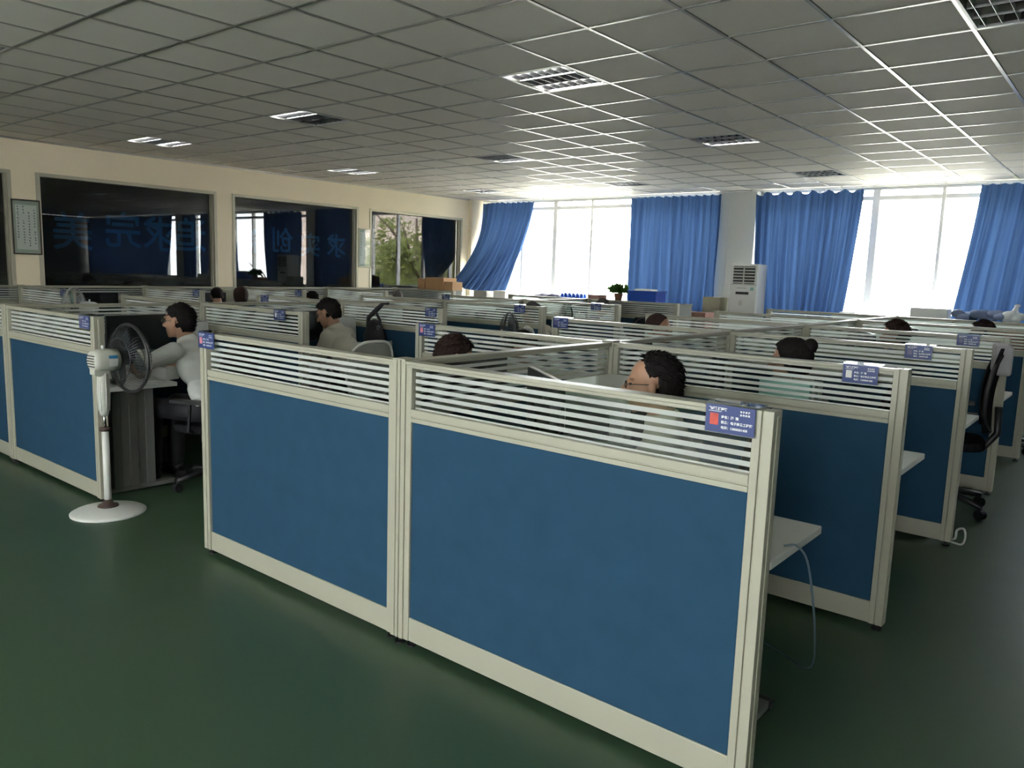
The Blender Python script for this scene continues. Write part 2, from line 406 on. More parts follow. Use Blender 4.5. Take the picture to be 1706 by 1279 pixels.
# recessed louvre lights: three lanes each
def ceiling_light(i, j, lanes, label, fin):
    t = empty('ceiling_light', (TX(i)+.3, TY(j)+.3, HC), 0, label, 'ceiling light', 'recessed louvre lights')
    h = .292
    MB().box(-h, h, -h, -h+.014, -.003, .09).box(-h, h, h-.014, h, -.003, .09).box(-h, -h+.014, -h, h, -.003, .09).box(h-.014, h, -h, h, -.003, .09).box(-h, h, -h, h, .085, .095).build('housing', white_m, t)
    for k in range(3):
        yc = -.185 + k*.185
        pr = MB(); n = 8; pts = [(yc-.085+.17*q/n, .012+.06*math.sin(PI*q/n)) for q in range(n+1)]
        pr.add([(x, y, z) for x in (-.27, .27) for y, z in pts], [(q, q+1, n+2+q, n+1+q) for q in range(n)])
        pr.build('reflector', refl_m, t, True)
        MB().cone((-.265, yc, .045), (.265, yc, .045), .013, .013, 10).build('tube', lit_m if lanes[k] == 'on' else off_m, t, True)
        for q in range(7):
            x = -.24+.08*q
            Bx(x-.0015, x+.0015, yc-.085, yc+.085, .002, .032).build('louver_fin', fin, t)
    for k in range(4):
        Bx(-.275, .275, -.2785+k*.185, -.2765+k*.185, .001, .04).build('lane_divider', fin, t)
    return t
LL = {(-11,3): ('on off on', 'ceiling light with two lit lanes above the dark-glass wall, farthest from windows'),
      (-6,3): ('on off off', 'ceiling light with one lit lane and two dark lanes'),
      (-1,3): ('on off on', 'silver-louvred ceiling light with dark middle lane, above the first partition block'),
      (4,3): ('off off off', 'silver-louvred ceiling light above the aisle beyond the front partition'),
      (-11,8): ('on off on', 'ceiling light with two lit lanes above the dark-glass wall, middle of its line'),
      (-6,8): ('off off on', 'ceiling light with one bright lane above the middle desk block'),
      (-1,8): ('off off on', 'dark-louvred ceiling light with one bright lane, above desk block nearest aircon'),
      (-11,13): ('on off on', 'ceiling light near the corner where dark glass meets window wall'),
      (-6,13): ('off off off', 'ceiling light in front of the bare window panes by the cardboard boxes'),
      (-1,13): ('off off off', 'pale-louvred ceiling light just in front of the air conditioner'),
      (4,8): ('off off off', 'ceiling light above the aisle, halfway to the window wall'),
      (4,13): ('off off off', 'ceiling light above the aisle end, nearest the window wall')}
for (i, j) in LIGHT_CELLS:
    if (i, j) in LL: ceiling_light(i, j, LL[(i, j)][0].split(), LL[(i, j)][1], louv_m)
    else: ceiling_light(i, j, ['off']*3, 'unlit ceiling light above the open floor %s' % {-11:'along the dark-glass wall', -6:'in line with the fan block', -1:'in line with the air conditioner', 4:'in line with the aisle'}[i], louv_m)

# ------------------------------------------------------------------ cubicle partitions
TK = .028   # half thickness
def panel_proto(L, end, film=-1):
    """local x from 0 (spine side) to L, centred on y"""
    t = empty('cubicle_divider')
    a, b = .036, (L-.058 if end else L-.036)
    Bx(a, b, -TK+.004, TK-.004, .03, .132).build('kick_plate', cream, t, bevel=.003)
    Bx(a+.03, b-.004, -TK+.008, TK-.008, .13, .962).build('fabric_panel', blue_m, t, bevel=.006)
    MB().box(a+.03, b-.004, -TK, TK, .960, .978).box(a+.03, b-.004, -TK+.004, TK-.004, .978, .984).box(a+.03, b-.004, -TK, TK, .984, 1.012).build('middle_rail', cream, t, bevel=.002)
    MB().box(a, b, -TK-.001, TK+.001, 1.178, 1.190).box(a, b, -TK-.004, TK+.004, 1.190, 1.203).build('top_rail', cream, t, bevel=.003)
    MB().box(a, a+.031, -TK, TK, .03, 1.18).build('stile', cream, t, bevel=.003)
    Bx(a+.03, b, -.004, .004, 1.01, 1.18).build('glass_pane', glass_m, t)
    for k in range(7):
        z = 1.0105+.0285*k; z0, z1 = max(1.0125, z-.008), min(1.1775, z+.008)
        MB().add([(a+.031, film*.0046, z0), (b-.001, film*.0046, z0), (b-.001, film*.0046, z1), (a+.031, film*.0046, z1)], [(0,1,2,3)]).build('frosted_stripe', stripe_m, t)
    if end:
        MB().box(L-.060, L-.036, -TK-.003, TK+.003, .03, 1.205).box(L-.036, L-.031, -TK+.004, TK-.004, .03, 1.203).box(L-.031, L, -TK-.004, TK+.004, .03, 1.206).box(L-.001, L+.003, -.008, .008, .05, 1.19).build('end_post', cream, t, bevel=.003)
        MB().cone((L-.03, 0, 0), (L-.03, 0, .008), .022, .022, 10).cone((L-.03, 0, .006), (L-.03, 0, .035), .006, .006, 8).build('leveller_foot', black_m, t)
    MB().cone((.06, 0, 0), (.06, 0, .008), .02, .02, 10).cone((.06, 0, .006), (.06, 0, .035), .006, .006, 8).build('leveller_foot', black_m, t)
    return t
protoR = panel_proto(LP, True); protoW = panel_proto(LP, True, 1); protoS = panel_proto(1.555, False)
ORD = ['first', 'second', 'third', 'fourth', 'fifth', 'sixth']
BLOCKS = {'B': (SPB, 'aircon block'), 'A': (SPA, 'fan block'), 'C': (SPC, 'wall block')}
SIDE = {('B', 1): 'side away from fan', ('B', -1): 'side toward the fan', ('A', 1): 'side toward the fan', ('A', -1): 'side toward dark glass', ('C', 1): 'along the dark glass'}
used = {'R': False, 'S': False, 'RW': False}
def place(proto, key, loc, rz, label, group):
    if not used[key]:
        used[key] = True; o = proto; o.location = loc; o.rotation_euler = (0, 0, rz)
    else: o = tree_copy(proto, loc, rz)
    o['label'] = label; o['category'] = 'partition'; o['group'] = group
    return o
POSTS = None
for bk, (sx, bn) in BLOCKS.items():
    for r, y in enumerate(ROWS):
        for s in ((1, -1) if bk != 'C' else (1,)):
            place(protoR if s > 0 else protoW, 'R' if s > 0 else 'RW', (sx, y, 0), 0 if s > 0 else PI, '%s-row blue partition with striped glass, %s, %s' % (ORD[r], bn, SIDE[(bk, s)]), 'cross partitions of the cubicles')
        if r < 5: place(protoS, 'S', (sx, y, 0), PI/2, 'lengthwise blue partition with striped glass between %s and %s row, %s' % (ORD[r], ORD[r+1], bn), 'lengthwise partitions of the cubicles')
        if POSTS is None:
            POSTS = empty('divider_post')
            p = MB().box(-.037, -.014, -.034, .034, .03, 1.206).box(-.014, -.008, -.030, .030, .03, 1.204).box(-.008, .008, -.035, .035, .03, 1.206).box(.008, .014, -.030, .030, .03, 1.204).box(.014, .037, -.034, .034, .03, 1.206)
            p.build('post', cream, POSTS, bevel=.002)
            Bx(-.037, .037, -.036, .036, 1.205, 1.211).build('post_cap', cream, POSTS, bevel=.002)
            MB().cone((0, -.01, 0), (0, -.01, .008), .024, .024, 10).cone((0, -.01, .006), (0, -.01, .035), .006, .006, 8).build('leveller_foot', black_m, POSTS)
            P = POSTS
        else: P = tree_copy(POSTS)
        P.location = (sx, y, 0)
        tag(P, 'cream grooved post joining the %s-row partitions of the %s' % (ORD[r], bn), 'post', 'junction posts of the cubicles')

# ------------------------------------------------------------------ desks
def desk_proto(s):
    t = empty('desk'); d1 = .50
    poly = [(.045, .04), (LP, .04), (LP, d1), (.62, d1), (.62, 1.49), (.045, 1.49)]
    if s < 0: poly = [(-x, y) for x, y in poly][::-1]
    MB().prism(poly, .722, .75).build('desktop', desk_m, t, bevel=.004)
    X = lambda a, b: (min(a*s, b*s), max(a*s, b*s))
    leg = MB()
    for k in range(5):
        y0 = .12+.056*k; leg.box(*X(1.33+(.012 if k % 2 else 0), 1.385-(.012 if k % 2 else 0)), y0, y0+.057, .035, .722)
    leg.build('leg_panel', steel_m, t, bevel=.003)
    Bx(*X(1.325, 1.39), .05, .54, .008, .04).build('foot_bar', steel_m, t, bevel=.006)
    Bx(*X(1.320, 1.395), .53, .575, 0, .036).build('foot_cap', black_m, t, bevel=.008)
    Bx(*X(.30, .36), 1.34, 1.42, 0, .722).build('leg', steel_m, t, bevel=.004)
    Bx(*X(.40, 1.33), .16, .178, .38, .722).build('modesty_panel', steel_m, t)
    return t
deskE, deskW = desk_proto(1), desk_proto(-1); used['E'] = used['W'] = False
for bk, (sx, bn) in BLOCKS.items():
    for r in range(5):
        for s in ((1, -1) if bk != 'C' else (1,)):
            o = place(deskE if s > 0 else deskW, 'E' if s > 0 else 'W', (sx, ROWS[r], 0), 0, 'L-shaped grey desk behind the %s-row partition, %s, %s' % (ORD[r], bn, SIDE[(bk, s)]), 'cubicle desks')
            o['category'] = 'desk'

# ------------------------------------------------------------------ name plates hooked over the dividers
def plate_proto():
    t = empty('name_plate'); y = -TK-.010
    MB().box(-.080, .080, y+.0015, y+.004, -.082, .006).box(-.080, .080, y+.004, TK+.012, .0045, .0075).box(-.080, .080, TK+.009, TK+.012, -.02, .006).build('acrylic_holder', acr_m, t)
    Bx(-.075, .075, y-.001, y+.001, -.080, .002).build('card', card_b, t)
    Bx(-.061, -.035, y-.0016, y-.0008, -.058, -.024).build('portrait', red_ph, t)
    def line(body, x, z, size, bold=.0003):
        o = bpy.data.objects.new('lettering', text_mesh(body, size, ink_w, bold)); COL.objects.link(o); o.parent = t
        o.location = (x, y-.0018, z); o.rotation_euler = (PI/2, 0, 0)
    line('飞成数据科技', -.066, -.0135, .0095, .0004)
    Bx(-.066, -.026, y-.0016, y-.0008, -.0185, -.0172).build('rule_line', ink_w, t)
    line('专 注 诚 信', .030, -.0135, .0062); line('合 作 共 赢', .030, -.0225, .0062)
    line('姓名：周  强', -.026, -.036, .0095); line('职务：电子商务工程师', -.026, -.0515, .0095); line('电话：13808581458', -.026, -.067, .0095)
    return t
plate0 = plate_proto(); used['P'] = False
PL = [(SPB, 0, -.906, red_ph, 'with orange-red portrait, first row, aircon block away from fan'), (SPB, 0, -3.765, pink_ph, 'with pink portrait, first row, end facing the fan'),
      (SPB, 1, -.975, pale_ph, 'with pale blank portrait, second row, aircon block away from fan'), (SPB, 2, -1.065, dim_ph, 'third row, aircon block away from fan'),
      (SPB, 3, -1.049, dim_ph, 'fourth row, aircon block away from fan'), (SPB, 1, -3.725, pink_ph, 'with pink portrait, second row, aircon block toward fan'),
      (SPB, 2, -3.745, dim_ph, 'third row, aircon block toward fan'), (SPA, 0, -5.22, dim_ph, 'just behind the white pedestal fan'),
      (SPA, 1, -5.396, pale_ph, 'second row of fan block, in front of reading man'), (SPA, 2, -5.248, dim_ph, 'third row of fan block, beside black bag'),
      (SPA, 3, -5.421, dim_ph, 'fourth row, fan block'), (SPA, 4, -5.431, dim_ph, 'fifth row, fan block, below the blue crate'),
      (SPC, 1, -9.56, dim_ph, 'second row, along the dark glass'), (SPC, 2, -9.49, dim_ph, 'third row, along the dark glass'), (SPC, 3, -9.49, dim_ph, 'fourth row, along the dark glass'),
      (SPA, 2, -7.966, dim_ph, 'third row, fan block facing dark glass'), (SPA, 4, -8.06, dim_ph, 'fifth row, fan block facing dark glass')]
for sx, r, x, ph, lab in PL:
    o = place(plate0, 'P', (x, ROWS[r], 1.205), 0, 'small blue name plate ' + lab, 'blue name plates on the dividers'); o['category'] = 'name plate'
    for ch in o.children:
        if ch.name.startswith('portrait'): recolor(ch, ph)

# ------------------------------------------------------------------ office chairs
def chair_proto():
    t = empty('office_chair')
    s = MB(); n = 12
    poly = [(.235*math.copysign(abs(math.cos(2*PI*k/24))**.55, math.cos(2*PI*k/24)), .23*math.copysign(abs(math.sin(2*PI*k/24))**.55, math.sin(2*PI*k/24))) for k in range(24)]
    s.prism(poly, .40, .455).build('seat', meshk, t, bevel=.018, seg=3)
    b = MB(); nx, nz = 10, 12; vs = []
    for side in (0, 1):
        for j in range(nz+1):
            v = j/nz; z = .52+.50*v; w_ = .225-.05*abs(v-.45)**1.5*2
            for i in range(nx+1):
                u = -1+2*i/nx; vs.append((u*w_, -.255+.05*u*u-.05*v+.03*math.sin(v*PI)+(.012 if side else 0), z))
    N = (nx+1)*(nz+1); fs = []
    for j in range(nz):
        for i in range(nx):
            a = j*(nx+1)+i; fs += [(a, a+1, a+nx+2, a+nx+1), (N+a, N+a+nx+1, N+a+nx+2, N+a+1)]
    for i in range(nx): fs += [(i, N+i, N+i+1, i+1), (nz*(nx+1)+i, nz*(nx+1)+i+1, N+nz*(nx+1)+i+1, N+nz*(nx+1)+i)]
    for j in range(nz): a = j*(nx+1); fs += [(a, a+nx+1, N+a+nx+1, N+a), (a+nx, N+a+nx, N+a+2*nx+1, a+2*nx+1)]
    b.add(vs, fs).build('backrest', meshk, t, True)
    loop = []
    for k in range(28):
        a = 2*PI*k/28; u = math.copysign(abs(math.cos(a))**.6, math.cos(a)); v = .5+.5*math.copysign(abs(math.sin(a))**.6, math.sin(a))
        w_ = .228-.05*abs(v-.45)**1.5*2; loop.append((u*w_, -.25+.05*u*u-.05*v+.03*math.sin(v*PI), .515+.51*v))
    MB().tube(loop, .013, 8, True).build('back_frame', black_m, t, True)
    MB().tube([(0, -.05, .39), (0, -.22, .40), (0, -.29, .50), (0, -.28, .66)], .022, 8).build('back_stem', black_m, t, True)
    for s_ in (-1, 1):
        MB().tube([(s_*.20, .0, .40), (s_*.275, .0, .43), (s_*.285, -.02, .62)], .014, 8).box(s_*.285-.03, s_*.285+.03, -.16, .12, .62, .645).build('armrest', black_m, t, bevel=.005)
    MB().cone((0,0,.10), (0,0,.27), .028, .028, 12).cone((0,0,.27), (0,0,.40), .016, .016, 12).box(-.09, .09, -.09, .09, .375, .402).build('gas_column', black_m, t)
    for k in range(5):
        a = 2*PI*k/5+.3; c_, s_ = math.cos(a), math.sin(a)
        MB().tube([(.02*c_, .02*s_, .115), (.16*c_, .16*s_, .10), (.30*c_, .30*s_, .075)], [.026, .022, .016], 8).build('base_arm', black_m, t, True)
        MB().cone((.30*c_-s_*.022, .30*s_+c_*.022, .03), (.30*c_+s_*.022, .30*s_-c_*.022, .03), .03, .03, 14).cone((.30*c_, .30*s_, .03), (.30*c_, .30*s_, .075), .008, .008, 8).build('caster', black_m, t)
    return t
chair0 = chair_proto(); used['CH'] = False
def chair(x, y, rz, label, pale=False):
    o = place(chair0, 'CH', (x, y, 0), rz, label, 'swivel office chairs'); o['category'] = 'chair'
    if pale:
        for ch in o.children:
            if ch.name.startswith('backrest'): recolor(ch, meshw)
            if ch.name.startswith(('back_frame', 'armrest')): recolor(ch, offw_m)
    return o

# ------------------------------------------------------------------ people
def capsule(mb, p0, p1, r0, r1, n=14):
    mb.cone(p0, p1, r0, r1, n); mb.ball(p0, r0, n, 8); mb.ball(p1, r1, n, 8)
def remeshed(mb, name, m, voxel, smooth=4):
    o = mb.build(name, m)
    r = o.modifiers.new('r', 'REMESH'); r.mode = 'VOXEL'; r.voxel_size = voxel; r.use_smooth_shade = True
    s = o.modifiers.new('s', 'SMOOTH'); s.factor = .5; s.iterations = smooth
    dg = bpy.context.evaluated_depsgraph_get(); me = bpy.data.meshes.new_from_object(o.evaluated_get(dg))
    bpy.data.objects.remove(o); me.materials.clear(); me.materials.append(m); me.name = name
    me.polygons.foreach_set('use_smooth', [True]*len(me.polygons)); return me
def ik(sh, wr, l1, l2, pole):
    d = wr-sh; L = min(d.length, (l1+l2)*.995); u = d.normalized(); wr = sh+u*L
    a = (l1*l1-l2*l2+L*L)/(2*L); hgt = math.sqrt(max(l1*l1-a*a, 0)); pv = pole-u*pole.dot(u); pv.normalize()
    return sh+u*a+pv*hgt, wr
class Pose: pass
def make_pose(lean, pitch, turn, wrists, hz, pole=(.5, -.5, -.7)):
    P = Pose(); P.hz = hz; P.lean = lean
    d = Vector((0, math.sin(lean), math.cos(lean))); P.d = d; P.R = Matrix.Rotation(-lean, 3, 'X')
    P.hip = Vector((0, 0, hz)); P.waist = P.hip+d*.14; P.chest = P.hip+d*.31; P.shc = P.hip+d*.45; P.neck = P.hip+d*.53
    nd = Vector((0, math.sin(lean*.6+.25), math.cos(lean*.6+.25))); P.headc = P.neck+nd*.125
    P.H = Matrix.Translation(P.headc) @ Matrix.Rotation(turn, 4, 'Z') @ Matrix.Rotation(-pitch, 4, 'X')
    P.top = P.H @ Vector((0, -.015, .130)); P.arms = []
    for s, wr in zip((-1, 1), wrists):
        sh = P.shc+Vector((s*.175, 0, 0)); el, wr2 = ik(sh, Vector(wr), .275, .25, Vector((s*pole[0], pole[1], pole[2]))); P.arms.append((s, sh, el, wr2))
    return P
def body_mesh(P, voxel=.0065):
    b = MB(); R4 = P.R.to_4x4()
    b.ball(P.hip, (.150, .105, .10), 20, 12); b.ball(P.waist, (.132, .092, .13), 20, 12, R4); b.ball(P.chest, (.150, .104, .15), 20, 12, R4)
    b.ball(P.shc, (.165, .075, .065), 20, 12, R4)
    for s in (-1, 1):
        kn = Vector((s*.115, .41, P.hz-.01)); an = Vector((s*.12, .43, .085))
        capsule(b, P.hip+Vector((s*.085, .0, -.01)), kn, .078, .055); capsule(b, kn, an, .052, .034)
        b.ball(an+Vector((0, .07, -.045)), (.038, .12, .034), 14, 8)
    for s, sh, el, wr in P.arms:
        capsule(b, sh, el, .047, .038); capsule(b, el, wr, .038, .025)
        f = (wr-el).normalized(); f = Vector((f.x, f.y, f.z*.3)).normalized(); sd = Vector((f.y, -f.x, 0)).normalized()*s; u = Vector((0, 0, 1))
        pc = wr+f*.05
        for k in (-1.1, -.4, .4, 1.1): capsule(b, wr+f*.01+sd*.014*k, pc+f*.035+sd*.026*k, .014, .0125, 8)
        for k, ln in ((-1.5, .068), (-.5, .080), (.5, .075), (1.5, .058)):
            q0 = pc+f*.035+sd*.0205*k; q1 = q0+f*ln*.45+sd*.002*k+u*.006; q2 = q1+f*ln*.33-u*.013; q3 = q2+f*ln*.22-u*.016
            for a, c_ in ((q0, q1), (q1, q2), (q2, q3)): capsule(b, a, c_, .0085, .0078, 8)
        t0 = wr+f*.025-sd*.022; t1 = t0+f*.032-sd*.026-u*.006; t2 = t1+f*.030-sd*.006-u*.006
        capsule(b, t0, t1, .0115, .010, 8); capsule(b, t1, t2, .010, .0085, 8)
    H = P.H
    def hb(c, r): b.ball(H @ Vector(c), r, 18, 12, H.to_3x3().to_4x4())
    hb((0,-.015,.040), (.076,.098,.078)); hb((0,.028,-.02), (.064,.064,.082)); hb((0,.030,-.068), (.050,.052,.040)); hb((0,.072,-.094), (.022,.017,.017))
    for s in (-1, 1):
        hb((s*.030,.076,.036), (.026,.014,.010)); hb((s*.040,.058,-.022), (.024,.024,.022)); hb((s*.079,-.008,-.004), (.009,.019,.031)); hb((s*.012,.101,-.028), (.009,.009,.008))
    capsule(b, H @ Vector((0,.090,.022)), H @ Vector((0,.116,-.020)), .009, .0135, 10); hb((0,.086,-.040), (.018,.010,.014)); hb((0,.078,-.078), (.024,.014,.018))
    hb((0,.090,-.053), (.022,.010,.007)); hb((0,.088,-.063), (.019,.010,.007))
    capsule(b, P.neck-P.d*.06, H @ Vector((0,-.028,-.05)), .060, .052)
    return remeshed(b, 'person_body', skin_m, voxel, 3)
def shirt_mesh(P, m, long=False, name='shirt'):
    b = MB(); R4 = P.R.to_4x4(); e = .014
    b.ball(P.hip+P.d*.04, (.165, .118, .10), 20, 12); b.ball(P.waist, (.148+e*.3, .108, .14), 20, 12, R4); b.ball(P.chest, (.152+e, .106+e, .152), 20, 12, R4)
    b.ball(P.shc, (.172+e*.5, .078+e, .064+e*.4), 20, 12, R4)
    for s, sh, el, wr in P.arms:
        if long: capsule(b, sh, el, .060, .050); capsule(b, el, el.lerp(wr, .9), .049, .036)
        else: capsule(b, sh, sh.lerp(el, .55), .062, .056); b.cone(sh.lerp(el, .5), sh.lerp(el, .88), .056, .062, 16)
    b.cone(P.neck-P.d*.06, P.neck+P.d*.012, .085, .066, 18)
    me = remeshed(b, name, m, .009, 3)
    n_ = len(me.vertices); co = np.empty(n_*3); no = np.empty(n_*3)
    me.vertices.foreach_get('co', co); me.vertices.foreach_get('normal', no); co = co.reshape(-1, 3); no = no.reshape(-1, 3)
    amp = np.array([noise.noise(Vector((x*9, y*9, z*22))) for x, y, z in co])*.006          # soft folds
    me.vertices.foreach_set('co', (co+no*amp[:, None]).ravel()); me.update()
    return me
def trouser_mesh(P):
    b = MB(); b.ball(P.hip, (.162, .116, .105), 20, 12)
    for s in (-1, 1):
        kn = Vector((s*.115, .41, P.hz-.01)); an = Vector((s*.12, .43, .10))
        capsule(b, P.hip+Vector((s*.085, 0, -.01)), kn, .092, .068); capsule(b, kn, an, .066, .056)
    return remeshed(b, 'trousers', trous, .010, 3)
def shoe_mesh(P):
    b = MB()
    for s in (-1, 1):
        an = Vector((s*.12, .43, .085)); b.ball(an+Vector((0, .07, -.043)), (.045, .135, .042), 16, 10); b.ball(an+Vector((0, -.01, -.03)), (.042, .05, .05), 14, 8)
    return remeshed(b, 'shoes', shoe_m, .009, 2)
def hair_mesh(P, style, m):
    def zt(y):
        pts = {'short': ((-.2,-.085), (-.055,-.075), (-.040,-.01), (-.030,.026), (.010,.028), (.03,.045), (.055,.078), (.075,.088), (.2,.088)),
               'receding': ((-.2,-.095), (-.06,-.09), (-.042,-.02), (-.032,.028), (.004,.034), (.012,.05), (.024,.098), (.05,.120), (.2,.15)),
               'cropped': ((-.2,-.05), (-.05,-.04), (-.02,.01), (.02,.03), (.05,.09), (.075,.098), (.2,.10)),
               'long': ((-.2,-.14), (-.05,-.13), (-.02,-.10), (.015,-.04), (.05,.07), (.075,.085), (.2,.085))}[style]
        for (a, za), (c_, zc) in zip(pts[:-1], pts[1:]):
            if y <= c_: return za+(zc-za)*max(0, (y-a))/(c_-a)
        return pts[-1][1]
    grow = {'short': 1.10, 'receding': 1.09, 'cropped': 1.035, 'long': 1.14}[style]
    b = MB(); b.ball((0,0,0), 1, 110, 64); vs = []; C = Vector((0,-.015,.030)); r = Vector((.078,.100,.089)); tuft = []
    for x, y, z in b.v:
        rr = Vector((r.x*x, r.y*y, r.z*z*(1.45 if z < 0 else 1))); p = C+rr
        jag = noise.noise(Vector((x*14, y*14, z*5)))*.010+noise.noise(Vector((x*40, y*40, z*9)))*.006
        w_ = min(1, max(0, (p.z-zt(p.y)-jag)/.016)); w_ = w_*w_*(3-2*w_)
        nz = noise.noise(Vector((x*4, y*4, z*4)))*.03+noise.noise(Vector((x*17, y*17, z*5)))*.045+noise.noise(Vector((x*45, y*45, z*12)))*.04
        if style == 'receding': nz += .05*max(0, z)*max(0, .4-y)+.03*max(0, -y)
        fct = .82+(grow+nz*(.4 if style == 'cropped' else 1)-.82)*w_
        vs.append(P.H @ (C+rr*fct))
        if w_ > .9: tuft.append((C+rr*fct, Vector((x, y, z))))
    b.v = [tuple(v) for v in vs]
    if style in ('short', 'receding'):
        rr_ = random.Random(11)
        for p, n_ in rr_.sample(tuft, min(520, len(tuft))):
            tg_ = Vector((n_.x*.4+rr_.uniform(-.3, .3), (-.9 if p.y < .02 else .5)+rr_.uniform(-.2, .2), -.35+rr_.uniform(-.2, .2))); tg_ -= n_*tg_.dot(n_)
            d_ = (tg_.normalized()+n_*rr_.uniform(.15, .75)).normalized(); L_ = rr_.uniform(.014, .030); sd_ = d_.cross(n_).normalized()*.0035
            q0, q1, q2 = p-n_*.004-sd_, p-n_*.004+sd_, p+n_*.004
            b.add([P.H @ q0, P.H @ q1, P.H @ q2, P.H @ (p+d_*L_)], [(0,1,3), (1,2,3), (2,0,3), (0,2,1)])
    if style == 'long':
        b.ball(P.H @ Vector((0,-.115,.075)), (.04,.04,.042), 16, 10)
    return b.mesh('hair', m, True)
def glasses(P, m, root):
    g = MB(); H = P.H
    for s in (-1, 1):
        g.tube([H @ Vector((s*.033+.022*math.cos(2*PI*k/16), .098, .010+.014*math.sin(2*PI*k/16))) for k in range(16)], .0019, 6, True)
        g.tube([H @ Vector(v) for v in ((s*.055,.098,.014), (s*.074,.075,.014), (s*.083,-.005,.012), (s*.082,-.022,-.008))], .0018, 6)
    g.tube([H @ Vector(v) for v in ((-.010,.099,.012), (0,.105,.015), (.010,.099,.012))], .0018, 6)
    o = g.build('glasses', m, root, True); o['label'] = 'thin-rimmed glasses'
def eyes(P, root):
    for s in (-1, 1):
        MB().ball(P.H @ Vector((s*.031,.080,.010)), (.011,.008,.0045), 12, 8, P.H.to_3x3().to_4x4()).build('eye', ink_k, root, True)
SHARED = {}
def person(target, rz, label, lean=.30, pitch=.15, turn=0., wrists=((-.15,.46,.80), (.15,.46,.80)), hair=('short', hair_k), shirt=shirt_d, long=False, specs=None, key=None, chairlab=None, pale=False, pole=(.5, -.5, -.7)):
    """target: world position of the crown of the head; feet stay on the floor"""
    P = make_pose(lean, pitch, turn, wrists, .54, pole); hz = min(.60, max(.47, .54+target[2]-P.top.z)); P = make_pose(lean, pitch, turn, wrists, hz, pole)
    R = Matrix.Rotation(rz, 3, 'Z'); off = R @ Vector((P.top.x, P.top.y, 0))
    root = empty('person', (target[0]-off.x, target[1]-off.y, 0), rz, label, 'person', 'people working at the desks')
    k = key or id(P)
    if k not in SHARED: SHARED[k] = (P, body_mesh(P, .0065 if not key else .009), shirt_mesh(P, shirt, long), trouser_mesh(P), shoe_mesh(P), {})
    P, bm_, sm_, tm_, om_, hd = SHARED[k]
    if key:
        off = R @ Vector((P.top.x, P.top.y, 0)); root.location = (target[0]-off.x, target[1]-off.y, 0); root.scale = (1, 1, target[2]/P.top.z)
    def part(n, me, m=None):
        o = bpy.data.objects.new(n, me); COL.objects.link(o); o.parent = root
        if m: recolor(o, m)
        return o
    part('body', bm_); part('shirt', sm_, shirt); part('trousers', tm_); part('shoes', om_)
    if hair[0] not in hd: hd[hair[0]] = hair_mesh(P, *hair)
    part('hair', hd[hair[0]], hair[1])
    eyes(P, root)
    if specs: glasses(P, specs, root)
    if chairlab:
        ch_ = chair(root.location.x, root.location.y, rz-(.55 if pale else 0), chairlab, pale)
        if pale: ch_.scale = (1, 1, .93)
    return root
person((-5.30, 2.80, 1.272), 1.98, 'man in white T-shirt and glasses working behind the pedestal fan', .42, .05, .10, ((-.10,.50,.80), (.22,.46,.80)), ('short', hair_k), shirt_w, False, chrome, None, 'black mesh office chair of the man behind the pedestal fan', False, (.85, -.3, .05))
person((-5.62, 4.29, 1.278), 1.95, 'man in cream shirt and glasses bending over his desk, black bag behind him', .46, .42, 0, ((-.12,.46,.80), (.14,.46,.80)), ('short', hair_k), shirt_c, False, chrome, None, 'pale mesh office chair of the man beside the black bag', True)
person((-1.50, 2.745, 1.272), 1.98, 'man with receding dark hair and glasses behind the first blue divider', .24, .08, 0, ((-.12,.46,.80), (.14,.46,.80)), ('receding', hair_k), shirt_c, False, fancage, None, 'black office chair of the man with receding hair')
# heads that show over the dividers
OTH = [((-2.90, 3.13, 1.215), -.55, 'person with dark plum-brown hair just behind the first-row divider, back to fan', 'short', hair_b, 'a'),
       ((-1.55, 4.40, 1.255), 1.75, 'person with black hair tied in a bun, second desk away from fan', 'long', hair_k, 'b'),
       ((-3.07, 5.67, 1.280), -1.35, 'person with shaved head, third desk toward the fan in aircon block', 'cropped', hair_b, 'b'),
       ((-1.66, 7.17, 1.275), 1.7, 'person with rounded brown hair, fourth desk of aircon block', 'short', hair_b, 'b'),
       ((-1.28, 8.95, 1.250), 1.6, 'person with dark hair, fifth desk of aircon block beside the windows', 'short', hair_b, 'b'),
       ((-9.86, 5.74, 1.240), 1.3, 'person with cropped dark hair beside a second person, along the dark glass', 'cropped', hair_k, 'b'),
       ((-8.95, 5.54, 1.277), 1.2, 'person with long dark hair leaning in beside a colleague', 'long', hair_b, 'b'),
       ((-9.70, 7.16, 1.180), 1.6, 'person with dark hair at fourth desk along the dark glass', 'short', hair_k, 'a'),
       ((-9.60, 8.78, 1.210), 1.4, 'person with greying hair in front of the cardboard boxes', 'cropped', hair_g, 'a'),
       ((-5.40, 6.97, 1.240), 1.6, 'person with grey-brown hair at fourth desk of fan block', 'short', hair_g, 'b'),
       ((-6.00, 9.34, 1.232), 1.6, 'person with grey-brown hair in front of the blue crate cabinet', 'short', hair_g, 'a'),
       ((-3.22, 4.13, 1.172), -1.5, 'person with black hair bent low at second desk, aircon block', 'short', hair_k, 'a')]
for tg, rz, lab, st, hm, key in OTH:
    person(tg, rz, lab, *( (.62, .35) if key == 'a' else (.40, .15) ), 0., ((-.15,.46,.80), (.15,.46,.80)), (st, hm), random.choice([shirt_d, shirt_c, shirt_w]), False, None, key, 'black office chair of the ' + lab.split(',')[0].replace('person ', 'person '))
chair_e = chair(-1.03, 6.18, 1.75, 'empty black office chair standing in the aisle beside the third-row divider')
chair_e.scale = (1.08, 1.08, 1.15)
